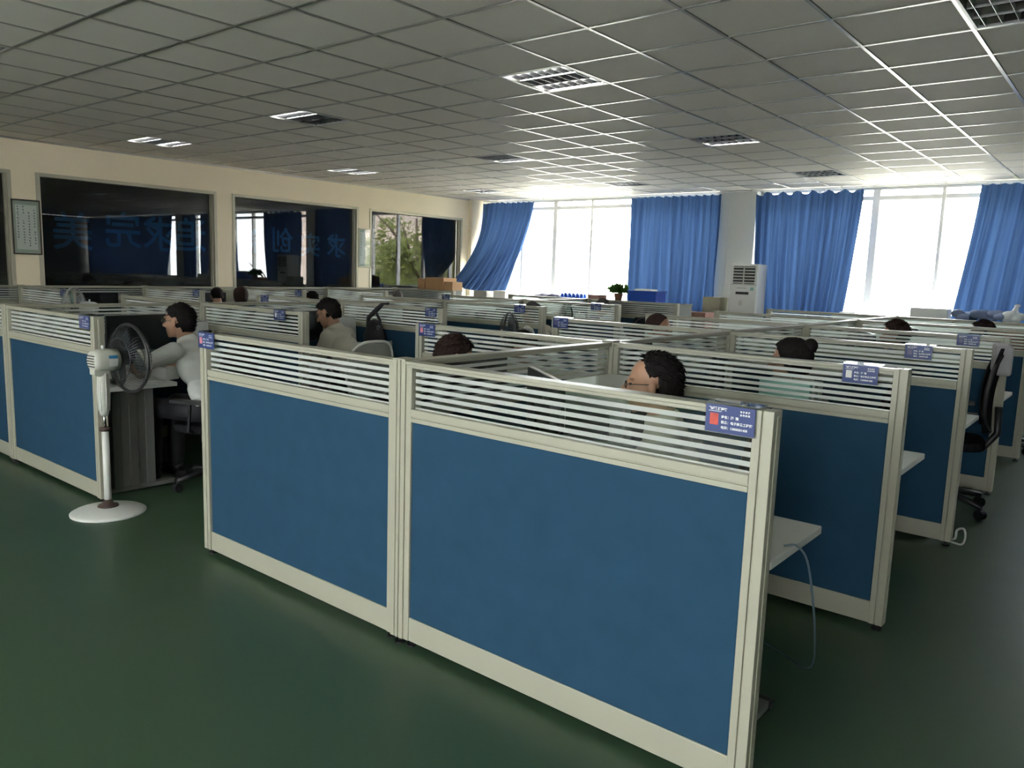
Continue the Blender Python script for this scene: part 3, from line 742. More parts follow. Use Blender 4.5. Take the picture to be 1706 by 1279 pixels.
MB().prism([(-.17, -.315), (.17, -.315), (.16, -.215), (-.16, -.215)], .86, 1.035).build('headrest_cover', mat('grey_cover', (.33,.32,.33), .8, noise_s=12, noise_a=.1), chair_e, bevel=.02, seg=3)

# ------------------------------------------------------------------ fans
def fan_proto(pole_h, cz, shell, cage, blade, name='pedestal_fan', sticker=True):
    """local: fan faces +y, pole on the z axis; cz = hub height"""
    t = empty(name)
    MB().lathe([(.0,.0), (.215,.0), (.217,.008), (.20,.017), (.12,.035), (.05,.043), (.0,.044)], 40).build('base', white_m, t, True)
    MB().lathe([(.0,.04), (.062,.04), (.058,.050), (.030,.058), (.024,.085), (.0,.086)], 24).build('base_collar', collar_m, t, True)
    zt_ = cz-.34 if pole_h else .1
    if pole_h:
        MB().cone((0,0,.06), (0,0,zt_-.09), .021, .021, 16).build('lower_pole', white_m, t, True)
        MB().lathe([(.0,zt_-.095), (.034,zt_-.095), (.034,zt_-.075), (.0,zt_-.07)], 20).build('height_collar', collar_m, t, True)
        MB().cone((0,0,zt_-.08), (0,0,zt_+.02), .009, .009, 12).build('inner_pole', chrome, t, True)
    z0 = zt_ if pole_h else .08
    k = (cz-.06-z0)
    MB().lathe([(.0,z0), (.021,z0), (.026,z0+.02), (.031,z0+k*.25), (.033,z0+k*.55), (.027,z0+k), (.0,z0+k)], 20).build('handle', offw_m, t, True)
    for q in range(6):
        a = 2*PI*q/6
        MB().tube([(.030*math.cos(a), .030*math.sin(a), z0+.03), (.0345*math.cos(a), .0345*math.sin(a), z0+k*.5), (.029*math.cos(a), .029*math.sin(a), z0+k*.95)], .003, 5).build('handle_rib', white_m, t, True)
    MB().cone((-.03,-.03,cz-.065), (.03,-.03,cz-.065), .03, .03, 14).box(-.03, .03, -.065, .03, cz-.085, cz-.045).build('tilt_joint', shell, t, bevel=.006)
    Ry = Matrix.Rotation(-PI/2, 4, 'X')            # local z of the lathe -> +y
    T = Matrix.Translation((0, 0, cz))
    m = MB().lathe([(.0,-.125), (.045,-.125), (.062,-.115), (.068,-.09), (.072,-.02), (.066,.03), (.035,.045), (.0,.045)], 28, T @ Ry)
    mo = m.build('motor_housing', shell, t, True)
    MB().cone((0,-.05,cz+.068), (0,-.05,cz+.092), .008, .009, 10).build('knob', white_m, mo, True)
    for q in range(5): Bx(-.04, .04, -.128, -.122, cz-.035+.016*q, cz-.029+.016*q).build('vent_slot', dark_m, mo)
    if sticker:
        # flat sticker patch on the side of the shell (faces -x and slightly up)
        for (za, zb, mm) in ((.016, .034, label_b), (-.032, .014, paper_m)):
            v_ = []
            for zz in (za, zb):
                xx = math.sqrt(.0745**2-zz*zz)
                for yy in (-.050, .004): v_.append((xx+.0008, yy, cz+zz))
            MB().add(v_, [(0,1,3,2)]).build('sticker', mm, mo)
    RG = .212
    def ring(r, y, w_): return [(r*math.cos(2*PI*q/48), y, cz+r*math.sin(2*PI*q/48)) for q in range(48)]
    MB().tube(ring(RG, .115, 1), .010, 8, True).build('guard_rim', cage, t, True)
    for nm, ys_, y0 in (('rear_guard', -1, .045), ('front_guard', 1, .185)):
        g = MB()
        for q in range(64):
            a = 2*PI*q/64; c_, s_ = math.cos(a), math.sin(a)
            g.tube([(.055*c_, y0, cz+.055*s_), (.15*c_, y0-ys_*-.0+(.008 if ys_ < 0 else -.006), cz+.15*s_), (.195*c_, y0+(.035 if ys_ < 0 else -.035), cz+.195*s_), (RG*c_, .115, cz+RG*s_)], .0011, 4)
        for r in (.055, .13):
            g.tube(ring(r, y0+(.004 if ys_ < 0 else -.003), 1), .0022, 5, True)
        g.build(nm, cage, t)
    MB().lathe([(.0,.180), (.052,.180), (.052,.188), (.0,.192)], 24, T @ Ry).build('guard_badge', shell, t, True)
    MB().lathe([(.0,.045), (.038,.05), (.042,.12), (.02,.145), (.0,.148)], 20, T @ Ry).build('hub', dark_m, t, True)
    for q in range(3):
        b = MB(); v_ = []; na, nr = 8, 5
        for s_ in range(nr+1):
            r = .035+.150*s_/nr; wd = .35+.55*math.sin(PI*min(1, .25+.75*s_/nr))
            for e_ in range(na+1):
                a = 2*PI*q/3+(-.5+e_/na)*wd*1.7; yy = .10+.045*(.5-e_/na)
                v_.append((r*math.cos(a), yy, cz+r*math.sin(a)))
        b.add(v_, [(s_*(na+1)+e_, s_*(na+1)+e_+1, (s_+1)*(na+1)+e_+1, (s_+1)*(na+1)+e_) for s_ in range(nr) for e_ in range(na)])
        o = b.build('blade', blade, t, True); so = o.modifiers.new('t', 'SOLIDIFY'); so.thickness = .003
    for ch in t.children:
        if ch.name.split('.')[0] in ('motor_housing', 'guard_rim', 'rear_guard', 'front_guard', 'guard_badge', 'hub', 'blade'): ch.location.y = .055
    return t
f1 = fan_proto(True, .955, fanbody, fancage, blade_m)
f1.location = (-4.90, 2.09, 0); f1.rotation_euler = (0, 0, .08); tag(f1, 'white pedestal fan with dark round guard beside the blue divider end', 'fan', 'electric fans')
f2 = fan_proto(True, 1.04, white_m, fancage_l, blade_g, sticker=False); f2.location = (-8.72, 3.62, 0); f2.rotation_euler = (0, 0, 2.3)
tag(f2, 'pedestal fan with pale green blades, near the dark-glass wall', 'fan', 'electric fans')
f3 = fan_proto(True, .975, fancage_l, fancage, blade_m, sticker=False); f3.location = (-4.60, 5.88, 0); f3.rotation_euler = (0, 0, 2.5)
tag(f3, 'grey pedestal fan in the aisle, seen above the second-row divider', 'fan', 'electric fans')
f4 = fan_proto(False, .24, white_m, fancage, blade_g, 'desk_fan', False); f4.location = (-5.86, 8.62, .75); f4.rotation_euler = (0, 0, 2.5)
tag(f4, 'small pale fan on the fifth desk of the fan block', 'fan', 'electric fans')

# ------------------------------------------------------------------ curtains
def curtain(fn, nx, nz, folds, label, amp=.045, hooks=10, gap=.012):
    t = empty('curtain', fn(0, 0), 0, label, 'curtain', 'blue window curtains')
    o0 = Vector(fn(0, 0)); v_ = []
    for j in range(nz+1):
        v = j/nz
        for i in range(nx+1):
            u = i/nx; p = Vector(fn(u, v)); q = Vector(fn(min(1, u+.01), v)); d = (q-Vector(fn(max(0, u-.01), v))); d.z = 0
            nrm = Vector((d.y, -d.x, 0)).normalized()
            ph = 2*PI*folds*(u+.018*math.sin(7*u+1.3)+.012*v*math.sin(5*u+3*v))
            a = amp*(.55+.45*math.sin(3.1*u*folds*.37+1)**2)*(.7+.5*v)
            p += nrm*(a*math.sin(ph)+.25*a*math.sin(2.3*ph+4*v))
            if j == 0: p.z -= gap*(1+math.sin(u*hooks*2*PI))*.8
            v_.append(p-o0)
    MB().add(v_, [(j*(nx+1)+i, j*(nx+1)+i+1, (j+1)*(nx+1)+i+1, (j+1)*(nx+1)+i) for j in range(nz) for i in range(nx)]).build('cloth', curtain_m, t, True)
    tape = [v_[i] for i in range(nx+1)]
    MB().add([p for i, p in enumerate(tape)]+[p-Vector((0, 0, .07)) for p in tape], []).v
    for k in range(hooks):
        i = int((k+.5)/hooks*nx); p = v_[i]
        MB().tube([p+Vector((0,0,-.02)), p+Vector((0,0,.02)), Vector((p.x, YB-.10-o0.y, 2.975-o0.z))], .003, 5).build('curtain_hook', chrome, t)
    return t
ZT = 2.955
def c1(u, v):
    k = v**2.4
    xl, yl = -10.92+.06*k, YB-.10-.95*k
    xr, yr = -9.60-.50*v**1.5, YB-.10-.30*v
    return (xl+(xr-xl)*u, yl+(yr-yl)*u-.25*k*math.sin(PI*u), ZT-(ZT-(1.28-.18*u))*v)
curtain(c1, 150, 30, 9, 'blue curtain billowing into the room at the corner by the dark glass', .065)
def flat(x0, x1, xb0, xb1, zb): return lambda u, v: (x0+(x1-x0)*u+((xb0-x0)*(1-u)+(xb1-x1)*u)*v**1.3, YB-.10, ZT-(ZT-zb)*v)
curtain(flat(-7.40, -5.70, -7.36, -5.70, .95), 170, 26, 11, 'blue curtain hanging straight between bare panes and the column', .062, 12)
curtain(flat(-5.10, -3.46, -4.98, -3.62, .95), 180, 26, 12, 'blue curtain hanging behind the air conditioner', .066, 7, .032)
curtain(flat(-1.96, -.20, -2.16, -.25, 1.02), 190, 26, 11, 'greyish blue curtain beyond the second bare window, clothes at its foot', .066, 12)
curtain(flat(.10, .86, .14, .80, .95), 90, 26, 6, 'narrow blue curtain on the near side of the far column', .04, 6)
curtain(flat(1.52, 4.6, 2.0, 4.62, .95), 240, 20, 18, 'wide closed blue curtain past the far column', .045, 16)
curtain(flat(4.62, 7.5, 4.64, 7.5, .95), 240, 20, 18, 'closed blue curtain at the far end of the window wall', .045, 16)
rail = empty('curtain_rail', (-5.0, YB-.10, 2.98), 0, 'thin white curtain rail under the ceiling along the window wall', 'curtain rail')
Bx(-5.95, 12.5, -.012, .012, -.008, .008).build('track', whitefr, rail)
for k in range(13): Bx(-5.8+1.4*k-.012, -5.8+1.4*k+.012, -.012, .012, .006, .03).build('bracket', whitefr, rail)

# ------------------------------------------------------------------ air conditioner
ac = empty('air_conditioner', (-5.0, 11.88, 0), 0, 'tall white floor-standing air conditioner in front of the column', 'air conditioner')
Bx(-.225, .225, 0, .36, .02, 1.81).build('body', white_m, ac, bevel=.02, seg=3)
Bx(-.215, .215, .02, .34, 0, .03).build('plinth', dark_m, ac)
gr = Bx(-.175, .175, -.008, .01, 1.50, 1.775).build('outlet_grille', dark_m, ac)
for k in range(6): Bx(-.175, .175, -.022, .002, 1.512+.047*k, 1.530+.047*k).build('slat', offw_m, gr, bevel=.003)
Bx(-.008, .008, -.024, .0, 1.50, 1.775).build('grille_bar', offw_m, gr)
Bx(-.12, .09, -.004, .002, 1.335, 1.375).build('display', dark_m, ac)
Bx(.115, .170, -.003, .002, 1.40, 1.45).build('energy_label', teal_m, ac); Bx(.115, .165, -.003, .002, 1.27, 1.36).build('spec_label', paper_m, ac)
Bx(-.06, .0, -.003, .002, 1.16, 1.24).build('sticker', offw_m, ac); Bx(-.10, .05, -.003, .002, 1.43, 1.437).build('brand_mark', steel_m, ac)
Bx(-.215, .215, -.003, .002, 1.485, 1.489).build('panel_seam', steel_m, ac); Bx(-.215, .215, -.003, .002, .75, .754).build('panel_seam', steel_m, ac)

# ------------------------------------------------------------------ framed calligraphy on the left wall
def scroll(y0, y1, z0, z1, label, cols, fm):
    t = empty('framed_calligraphy', (XW, (y0+y1)/2, (z0+z1)/2), 0, label, 'framed scroll', 'framed calligraphy on the dark-glass wall')
    a, h_ = (y1-y0)/2, (z1-z0)/2; e = .016
    MB().box(.0, .025, -a, -a+e, -h_, h_).box(.0, .025, a-e, a, -h_, h_).box(.0, .025, -a+e, a-e, -h_, -h_+e).box(.0, .025, -a+e, a-e, h_-e, h_).build('frame', fm, t, bevel=.003)
    Bx(.002, .010, -a+e, a-e, -h_+e, h_-e).build('mount', matt_m, t)
    Bx(.010, .012, -a+e+.03, a-e-.03, -h_+e+.045, h_-e-.05).build('paper', scroll_m, t)
    g = MB(); rnd = random.Random(3)
    for c_ in range(cols):
        yc = -a+e+.055+(2*a-2*e-.11)*c_/max(1, cols-1); top = h_-e-.075-(.07 if c_ in (2,) else 0); n_ = 14 if c_ != 0 else 12
        for k in range(n_):
            zc = top-.034*k
            if zc < -h_+e+.06 or rnd.random() < .06: continue
            for s_ in range(4):
                yy, zz = yc+rnd.uniform(-.006, .006), zc+rnd.uniform(-.008, .008); ang = rnd.choice((0, 0, PI/2, .8, -.8)); L_ = rnd.uniform(.008, .015)
                dy, dz = math.cos(ang), math.sin(ang); q = .0026
                g.add([(.0128, yy-dy*L_/2-dz*q, zz-dz*L_/2+dy*q), (.0128, yy+dy*L_/2-dz*q, zz+dz*L_/2+dy*q), (.0128, yy+dy*L_/2+dz*q, zz+dz*L_/2-dy*q), (.0128, yy-dy*L_/2+dz*q, zz-dz*L_/2-dy*q)], [(0,1,2,3)])
    tag(g.build('brush_writing', ink_k, t), kind='stuff')
    Bx(.016, .018, -a+e, a-e, -h_+e, h_-e).build('glazing', pane_m, t)
scroll(3.70, 4.03, 1.585, 2.262, 'dark-framed calligraphy scroll between the first two dark panes', 4, frame_m)
scroll(9.17, 9.475, 1.56, 2.245, 'pale framed calligraphy scroll beside the mirror-like last pane', 3, alum)

# ------------------------------------------------------------------ monitors, printer and desk things
def monitor_proto():
    t = empty('monitor')
    Bx(-.27, .27, -.012, .012, .09, .385).build('casing', dark_m, t, bevel=.006)
    Bx(-.262, .262, .0115, .0135, .10, .376).build('screen', screen_m, t)
    Bx(-.271, .271, -.006, .014, .3825, .3875).build('top_edge', offw_m, t)
    MB().prism([(-.14, -.012), (.14, -.012), (.10, -.04), (-.10, -.04)], .16, .36).build('back_cover', black_m, t, bevel=.006)
    MB().box(-.03, .03, -.05, -.025, .008, .26).build('neck', black_m, t, bevel=.004)
    Bx(-.11, .11, -.11, .07, 0, .012).build('stand_base', black_m, t, bevel=.004)
    return t
mon0 = monitor_proto(); used['M'] = False
def monitor(x, y, rz, label):
    o = place(mon0, 'M', (x, y, .75), rz, label, 'computer monitors on the desks'); o['category'] = 'monitor'; return o
# screen (+y local) turned to the sitter
m_ = monitor(-2.00, 2.70, -.66, 'dark monitor seen from behind, above the first blue divider, beside printer')
for r in range(1, 5):
    monitor(SPB+.36, ROWS[r]+.62, -PI/2+.5, 'dark monitor on the %s desk, aircon block, side away from fan' % ORD[r])
for r in range(5): monitor(SPB-.36, ROWS[r]+.75, PI/2-.2, 'dark monitor on the %s desk, aircon block, side toward the fan' % ORD[r])
for r in range(5): monitor(SPA+.36, ROWS[r]+.80, -PI/2+.1, 'dark monitor on the %s desk, fan block, side toward the fan' % ORD[r])
for r in range(1, 5): monitor(SPC+.36, ROWS[r]+.75, -PI/2, 'dark monitor on the %s desk along the dark glass' % ORD[r])
pr = empty('printer', (-2.00, 3.30, .75), 0, 'grey and white office printer behind the first blue divider, beside dark monitor', 'printer')
MB().box(-.20, .20, -.25, .25, 0, .24).build('body', offw_m, pr, bevel=.012)
MB().prism([(-.205, -.255), (.205, -.255), (.205, .255), (-.205, .255)], .24, .30).build('scanner_lid', white_m, pr, bevel=.012)
Bx(-.12, .12, -.262, -.25, .06, .20).build('paper_slot', dark_m, pr); Bx(.198, .212, -.20, .20, .05, .21).build('front_panel', dark_m, pr, bevel=.004)
def carton_box(x, y, z, w_, d, h_, m, label, rz=0., group='cardboard boxes'):
    t = empty('cardboard_box', (x, y, z), rz, label, 'box', group)
    Bx(-w_/2, w_/2, -d/2, d/2, 0, h_-.004).build('carton', m, t, bevel=.004)
    Bx(-w_/2, w_/2, -d/2, -.002, h_-.005, h_).build('flap', m, t); Bx(-w_/2, w_/2, .002, d/2, h_-.005, h_).build('flap', m, t)
    Bx(-w_/2-.001, w_/2+.001, -.025, .025, h_-.001, h_+.001).build('packing_tape', tape_m, t); return t
def cabinet(x0, x1, y0, y1, h_, m, label, doors=2):
    t = empty('cabinet', ((x0+x1)/2, (y0+y1)/2, 0), 0, label, 'cabinet', 'low storage cabinets'); a, b = (x1-x0)/2, (y1-y0)/2
    Bx(-a, a, -b+.02, b, .04, h_-.02).build('body', m, t, bevel=.004); Bx(-a-.01, a+.01, -b-.005, b+.005, h_-.025, h_).build('top', m, t, bevel=.004); Bx(-a+.02, a-.02, -b+.04, b-.02, 0, .045).build('plinth', dark_m, t)
    for k in range(doors):
        d = Bx(-a+2*a*k/doors+.006, -a+2*a*(k+1)/doors-.006, -b, -b+.02, .06, h_-.035).build('door', m, t, bevel=.003)
        Bx(-a+2*a*(k+1)/doors-.07, -a+2*a*(k+1)/doors-.055, -b-.02, -b, h_*.55, h_*.55+.12).build('handle', chrome, d)
    return t
cabinet(-10.80, -9.72, 10.02, 10.48, 1.205, cab_m, 'grey-green cabinet carrying cardboard boxes by the dark glass')
carton_box(-10.36, 10.22, 1.205, .16, .30, .19, carton, 'narrow brown box on the grey-green cabinet, leftmost against the wall side')
carton_box(-10.02, 10.24, 1.205, .46, .34, .215, carton, 'large brown box with pale top on the grey-green cabinet')
carton_box(-9.67, 10.20, 1.205, .20, .26, .15, carton, 'small brown box at the edge of the grey-green cabinet')
cabinet(-6.75, -5.16, 10.03, 10.47, 1.19, cab_m, 'dark grey cabinet behind the sixth-row divider, carrying blue crate', 3)
cr = empty('plastic_crate', (-5.80, 10.28, 1.19), 0, 'bright blue plastic crate with slotted sides on the dark grey cabinet', 'crate')
MB().box(-.23, .23, -.15, .15, 0, .012).build('bottom', crate_m, cr)
for s in (-1, 1):
    Bx(-.23, .23, s*.148-.006, s*.148+.006, 0, .15).build('long_side', crate_m, cr)
    for k in range(7): Bx(s*.226-.006, s*.226+.006, -.145+.045*k, -.120+.045*k, 0, .15).build('side_slat', crate_m, cr)
    Bx(s*.228-.012, s*.228+.012, -.16, .16, .145, .165).build('rim', crate_m, cr)
    Bx(-.24, .24, s*.152-.012, s*.152+.012, .145, .165).build('rim', crate_m, cr)
Bx(-.17, .12, -.11, .11, .10, .19).build('folded_sheet', paper_m, cr, bevel=.02)
carton_box(-5.52, 10.95, 0, .28, .34, 1.06, carton2, 'tall reddish-brown box in front of the column', 0)
carton_box(-5.22, 10.95, 0, .26, .34, 1.06, carton2, 'tall reddish-brown box next to the air conditioner', 0)
carton_box(-5.47, 11.92, 0, .30, .30, 1.27, mat('beige_carton', (.42,.40,.30), .8, noise_s=8, noise_a=.1), 'beige box stack standing left against the air conditioner', 0)
# low white cabinets along the window wall
cabinet(-10.85, -9.30, 11.50, 11.95, 1.06, white_m, 'low white cabinet under the billowing curtain', 3)
cabinet(-9.20, -7.50, 11.85, 12.30, 1.06, white_m, 'low white cabinet under the bare window panes', 3)
cabinet(-3.60, -2.05, 11.85, 12.30, 1.10, white_m, 'low white cabinet under the second bare window', 3)
cabinet(-2.00, -.40, 11.85, 12.30, 1.10, white_m, 'low white cabinet below the greyish blue curtain', 3)
carton_box(-9.75, 11.70, 1.06, .30, .26, .14, paper_m, 'white box on the low cabinet under the billowing curtain')
carton_box(-10.20, 11.65, 1.06, .34, .26, .12, mat('grey_carton', (.5,.49,.45), .8), 'pale grey box on the low cabinet under the billowing curtain')
def plant(x, y, z, h_, n_, label):
    t = empty('potted_plant', (x, y, z), 0, label, 'plant'); rnd = random.Random(5)
    MB().lathe([(.0,0), (.05,0), (.068,.10), (.072,.105), (.064,.108), (.0,.10)], 20).build('pot', pot_m, t, True)
    for k in range(n_):
        a = rnd.uniform(0, 2*PI); r = rnd.uniform(-.11, .12); zz = .12+rnd.uniform(.0, h_); c_, s_ = math.cos(a), math.sin(a); wv = rnd.uniform(.022, .034); L_ = .075
        v_ = [(r*c_, r*s_, zz), (r*c_+L_*.5*c_-wv*s_*.6, r*s_+L_*.5*s_+wv*c_*.6, zz+.02+wv*.9), (r*c_+L_*c_, r*s_+L_*s_, zz-.01), (r*c_+L_*.5*c_+wv*s_*.6, r*s_+L_*.5*s_-wv*c_*.6, zz+.01-wv*.9)]
        MB().add(v_, [(0,1,2), (0,2,3)]).build('leaf', leaf_m, t)
    st = MB()
    for k in range(7):
        a = k*.9; st.tube([(0,0,.09), (.05*math.cos(a), .05*math.sin(a), .12+h_*.5), (.10*math.cos(a), .10*math.sin(a), .10+h_)], .004, 5)
    st.build('stem', leaf_m, t)
plant(-6.28, 10.26, 1.19, .10, 130, 'leafy plant on the dark grey cabinet beside the blue crate')
carton_box(-6.62, 10.2, 1.19, .2, .22, .07, carton2, 'flat pinkish box on the dark grey cabinet beside the plant')
bp_ = empty('bottle_pack', (-8.75, 12.05, 1.06), 0, 'pack of blue-labelled water bottles on the low window cabinet', 'bottles')
for k in range(6):
    for q in range(2):
        x, y = -.22+.088*k, -.045+.09*q
        b = MB().lathe([(.0,0), (.038,0), (.040,.06), (.036,.12), (.014,.145), (.014,.155), (.0,.156)], 14)
        b.v = [(a+x, c_+y, d) for a, c_, d in b.v]; o = b.build('bottle', crate_m, bp_, True)
cl = MB(); rnd = random.Random(2)
for k in range(14): cl.ball((rnd.uniform(-.26, .26), rnd.uniform(-.10, .10), rnd.uniform(.02, .06)), (rnd.uniform(.06, .13), rnd.uniform(.05, .10), rnd.uniform(.03, .05)), 14, 8)
o = bpy.data.objects.new('cloth_pile', remeshed(cl, 'cloth_pile', mat('purple_black_cloth', (.035,.03,.06), .9), .012, 3)); COL.objects.link(o); o.location = (-9.15, 11.72, 1.06) if False else (-9.05+.0, 12.02, 1.075)
o.location.z = 1.085; o.location.x = -9.0; bp_.location.x = -8.35
tag(o, 'dark purple crumpled cloth on the window cabinet beside the bottles', 'cloth')
cl = MB()
for k in range(14): cl.ball((rnd.uniform(-.30, .30), rnd.uniform(-.10, .10), rnd.uniform(.02, .10)), (rnd.uniform(.07, .14), rnd.uniform(.05, .10), rnd.uniform(.04, .07)), 14, 8)
o = bpy.data.objects.new('clothes_pile', remeshed(cl, 'clothes_pile', mat('grey_blue_cloth', (.16,.20,.32), .9), .012, 2)); COL.objects.link(o); o.location = (-1.72, 12.02, 1.125)
tag(o, 'crumpled grey-blue clothes at the foot of the greyish curtain', 'clothes')
def bag(x, y, z):
    b = MB()
    for k in range(10): b.ball((rnd.uniform(-.07, .07), rnd.uniform(-.06, .06), rnd.uniform(.05, .16)), (rnd.uniform(.05, .09), rnd.uniform(.05, .08), rnd.uniform(.05, .09)), 14, 8)
    b.cone((0,0,.13), (.02,0,.235), .05, .022, 12); b.ball((.025,0,.24), (.04,.03,.02), 12, 8)
    me = remeshed(b, 'plastic_bag', mat('white_plastic_film', (.7,.72,.75), .15), .012, 2)
    o = bpy.data.objects.new('plastic_bag', me); COL.objects.link(o); o.location = (x, y, z)
    tag(o, 'shiny white knotted plastic bag on the cabinet below the greyish curtain', 'bag')
bag(-1.36, 11.95, 1.11)
carton_box(-2.35, 12.05, 1.10, .46, .30, .16, paper_m, 'long white box on the cabinet under the second bare window')
carton_box(-1.02, 12.02, 1.10, .34, .28, .12, mat('green_grey_carton', (.42,.46,.42), .8), 'grey-green box beside the shiny plastic bag')
def papers(x, y, z, n_, label, w_=.21, d=.297, rz=0.):
    t = empty('paper_stack', (x, y, z), rz, label, 'papers', 'loose papers'); rr = random.Random(n_+int(x*100))
    for k in range(n_):
        m4 = Matrix.Translation((rr.uniform(-.02, .02), rr.uniform(-.02, .02), .004*k)) @ Matrix.Rotation(rr.uniform(-.25, .25), 4, 'Z')
        MB().box(-w_/2, w_/2, -d/2, d/2, 0, .0035, m4).build('sheet', paper_m, t)
    return t
papers(-5.42, 2.42, .75, 6, 'loose white papers on the desk end behind the pedestal fan', rz=.4)
papers(-5.28, 2.50, .75, 4, 'second sheaf of white papers behind the pedestal fan', rz=1.3)
papers(-3.1, 12.0, 1.10, 8, 'white papers on the cabinet under the second bare window')
papers(-2.78, 11.98, 1.10, 5, 'thin sheaf of papers next to the long white box', rz=.8)
papers(-3.42, 12.0, 1.10, 12, 'stack of pale papers at the foot of the curtain behind the aircon', rz=.2)
papers(-1.05, ROWS[1]+.25, .75, 5, 'papers on the second desk end of the aircon block', rz=1.2)
papers(-1.35, ROWS[0]+.25, .75, 6, 'papers on the first desk of the aircon block', rz=.9)
tb = empty('tissue_box', (-5.32, 2.66, .75), .3, 'small white tissue box on the desk of the man in white T-shirt', 'box'); Bx(-.11, .11, -.06, .06, 0, .085).build('carton', white_m, tb, bevel=.004); Bx(-.05, .05, -.012, .012, .085, .088).build('slot', steel_m, tb)
def cup(x, y, z, m, label, r=.038, h_=.10):
    t = empty('cup', (x, y, z), 0, label, 'cup', 'cups on the desks')
    MB().lathe([(.0,0), (r*.85,0), (r,h_), (r*.9,h_), (r*.78,.008), (.0,.008)], 20).build('body', m, t, True)
    MB().tube([(r*.9,0,h_*.8), (r+.022,0,h_*.75), (r+.022,0,h_*.35), (r*.88,0,h_*.25)], .005, 6).build('handle', m, t, True)
cup(-5.60, 2.62, .75, white_m, 'white cup on the desk behind the pedestal fan'); cup(-5.72, 2.74, .75, offw_m, 'pale tall cup beside the white cup, behind the pedestal fan', .035, .16)
cup(-1.45, ROWS[3]+.18, .75, white_m, 'white cup on the fourth desk of the aircon block')
# file folders and paper tray
def folders(x, y, z, n_, label, rz, mats, h_=.31):
    t = empty('file_folders', (x, y, z), rz, label, 'folders', 'upright file folders')
    for k in range(n_):
        m4 = Matrix.Translation((.042*k-.042*n_/2, 0, 0)) @ Matrix.Rotation(.06*math.sin(k*2.1), 4, 'Y')
        MB().box(-.018, .018, -.13, .13, 0.002, h_, m4).build('folder', mats[k % len(mats)], t, bevel=.003)
folders(-6.30, 5.02, .75, 6, 'row of pale upright folders behind the bending man', .3, [offw_m, paper_m, white_m])
folders(-6.28, 3.45, .75, 3, 'grey and violet folders behind the man in white T-shirt', .3, [steel_m, mat('violet_folder', (.12,.10,.35), .5), paper_m])
folders(-6.20, ROWS[3]+.35, .75, 5, 'green file folders on the fourth desk of the fan block', 0, [mat('green_folder', (.03,.12,.07), .5), dark_m], .34)
folders(-1.35, ROWS[1]+.19, .75, 4, 'pale teal folders behind the second-row divider, aircon block', 1.5, [teal_m, offw_m], .33)
folders(-8.5, ROWS[3]+.3, .75, 6, 'pale teal folders on the dark-glass side of the fan block', 0, [teal_m], .36) if False else folders(-7.35, ROWS[2]+.3, .75, 6, 'pale teal folders on the dark-glass side of the fan block', 0, [teal_m], .42)
# laptop bag hanging on the third-row divider
bg_ = empty('shoulder_bag', (-5.97, ROWS[2]-TK-.075, .62), 0, 'black shoulder bag hanging on the third-row divider of the fan block', 'bag')
b = MB()
for z, wx, dy in ((.04,.15,.05), (.14,.17,.06), (.26,.16,.055), (.34,.12,.045)): b.ball((0, 0, z), (wx, dy, .10), 20, 12)
o = bpy.data.objects.new('pouch', remeshed(b, 'pouch', mat('black_nylon', (.012,.012,.016), .5, noise_s=20, noise_a=.3), .012, 3)); COL.objects.link(o); o.parent = bg_
MB().tube([(-.10,0,.36), (-.09,.0,.45), (-.02,.03,.52), (.02,.075,.58), (.10,.10,.597)], [.02,.022,.024,.022,.012], 8).build('strap', black_m, bg_, True)
MB().tube([(.09,0,.36), (.08,0,.43), (.0,.02,.50)], .014, 8).build('strap', black_m, bg_, True)
MB().tube([(.09+.02*math.cos(k*PI/6), -.03, .36+.02*math.sin(k*PI/6)) for k in range(12)], .005, 6, True).build('buckle', chrome, bg_, True)
# cords
tag(MB().tube(spline([(-.80,2.36,.7545), (-.765,2.38,.756), (-.735,2.41,.69), (-.735,2.53,.45), (-.79,2.74,.22), (-.91,3.0,.06), (-1.02,3.16,.006), (-1.2,3.25,.006)]), .0036, 6).build('network_cord', cord_m, None, True), 'blue-grey cord drooping from the first desk end to the floor', 'cord')
tag(MB().tube(spline([(-.80,ROWS[2]+.07,.008), (-.73,ROWS[2]+.05,.01), (-.715,ROWS[2]+.05,.06), (-.73,ROWS[2]+.06,.105), (-.765,ROWS[2]+.06,.09), (-.775,ROWS[2]+.07,.03), (-.85,ROWS[2]+.12,.008)]), .007, 6).build('power_cord', wcord_m, None, True), 'white cord looped at the foot of the third-row divider', 'cord')
bz = empty('woven_basket', (-.98, ROWS[4]+.30, .75), 0, 'brown patterned box behind the fifth-row divider glass', 'box'); Bx(-.19, .19, -.12, .12, 0, .41).build('side', mat('brown_weave', (.28,.14,.08), .8, noise_s=60, noise_a=.5, spec=.2), bz, bevel=.01); Bx(-.195, .195, -.125, .125, .40, .42).build('rim', carton, bz)

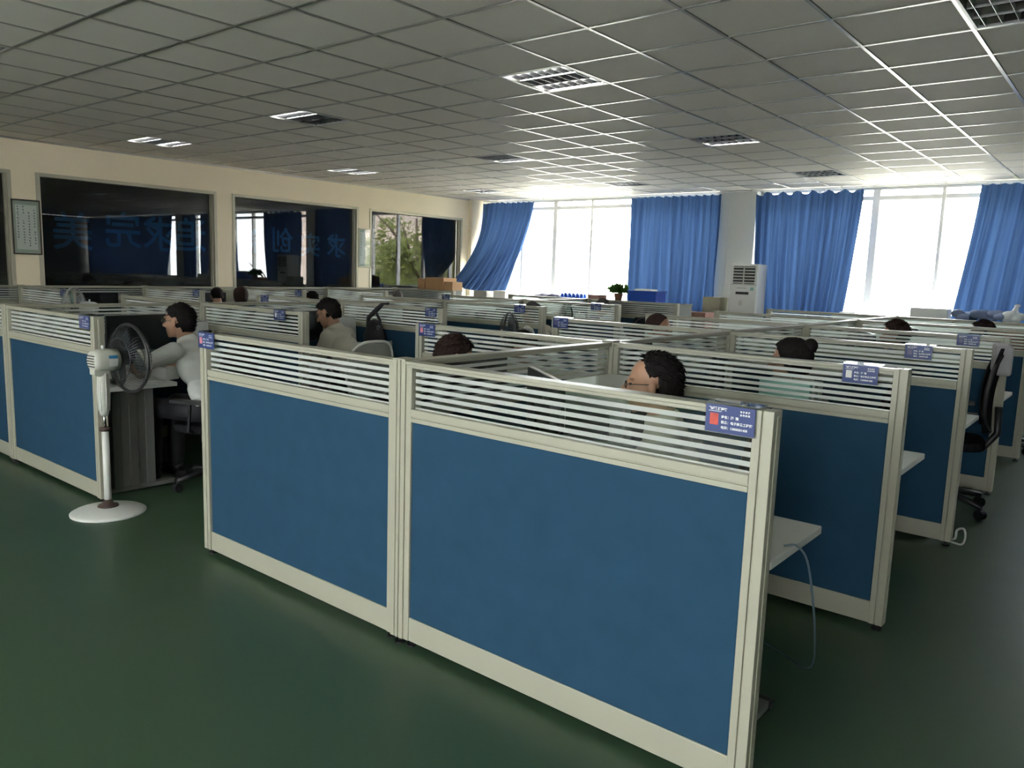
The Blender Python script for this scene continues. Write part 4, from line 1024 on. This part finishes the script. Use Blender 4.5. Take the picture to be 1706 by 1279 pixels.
# ------------------------------------------------------------------ outdoors, seen through the windows and mirrored in the dark panes
struct('ground_outside', Bx(-60, 70, YB+.5, 80, -4.2, -4.0), ground_m)
def tree(x, y, zb, h_, r, n_, label, seed):
    t = empty('garden_tree', (x, y, zb), 0, label, 'tree', 'trees outside the windows'); rr = random.Random(seed)
    tr = MB().tube([(0,0,0), (.1,0,h_*.3), (-.05,.1,h_*.6), (0,0,h_*.9)], [.18,.14,.10,.04], 10)
    for k in range(6):
        a = k*1.05; tr.tube([(0,0,h_*(.35+.07*k)), (r*.4*math.cos(a), r*.4*math.sin(a), h_*(.5+.07*k)), (r*.7*math.cos(a), r*.7*math.sin(a), h_*(.58+.07*k))], [.06,.04,.02], 6)
    tr.build('trunk', bark_m, t, True)
    c_ = MB(); cl_ = [(Vector((rr.gauss(0, .45)*r, rr.gauss(0, .45)*r, h_*.62+rr.gauss(0, .16)*h_)), rr.uniform(.22, .42)*r) for _ in range(26)]
    for _ in range(n_):
        ce, ra = rr.choice(cl_); d = Vector((rr.gauss(0,1), rr.gauss(0,1), rr.gauss(0,1))).normalized(); p = ce+d*ra*rr.uniform(.7, 1.05)
        u = Vector((rr.gauss(0,1), rr.gauss(0,1), rr.gauss(0,1))).normalized(); v2 = u.orthogonal().normalized(); s = rr.uniform(.07, .13)
        c_.add([p-u*s, p+v2*s*.5, p+u*s, p-v2*s*.5], [(0,1,2,3)])
    tag(c_.build('crown', tree_m, t), kind='stuff')
tree(-1.2, 20.2, -4, 8.2, 2.4, 9000, 'bushy green tree reflected in the last dark pane', 1)
tree(4.6, 24.5, -4, 7.0, 2.2, 8000, 'second bushy green tree further along the facade', 2)
tree(9.6, 21.5, -4, 6.0, 1.6, 5000, 'small green tree in front of the pink house', 3)
hs = empty('house', (11, 30, -4), 0, 'pinkish rendered house across the yard', 'house')
Bx(-14, 12, 0, 8, 0, 9).build('wall', brick_m, hs); Bx(-14.4, 12.4, -.4, 8.4, 9, 9.4).build('roof', ground_m, hs)
for k in range(8):
    for q in range(2):
        wv = Bx(-12.5+3*k, -11.1+3*k, -.03, .02, 1.6+3.6*q, 3.4+3.6*q).build('window', whitefr, hs); Bx(-12.4+3*k, -11.2+3*k, -.04, -.03, 1.7+3.6*q, 3.3+3.6*q).build('pane', dark_m, wv)
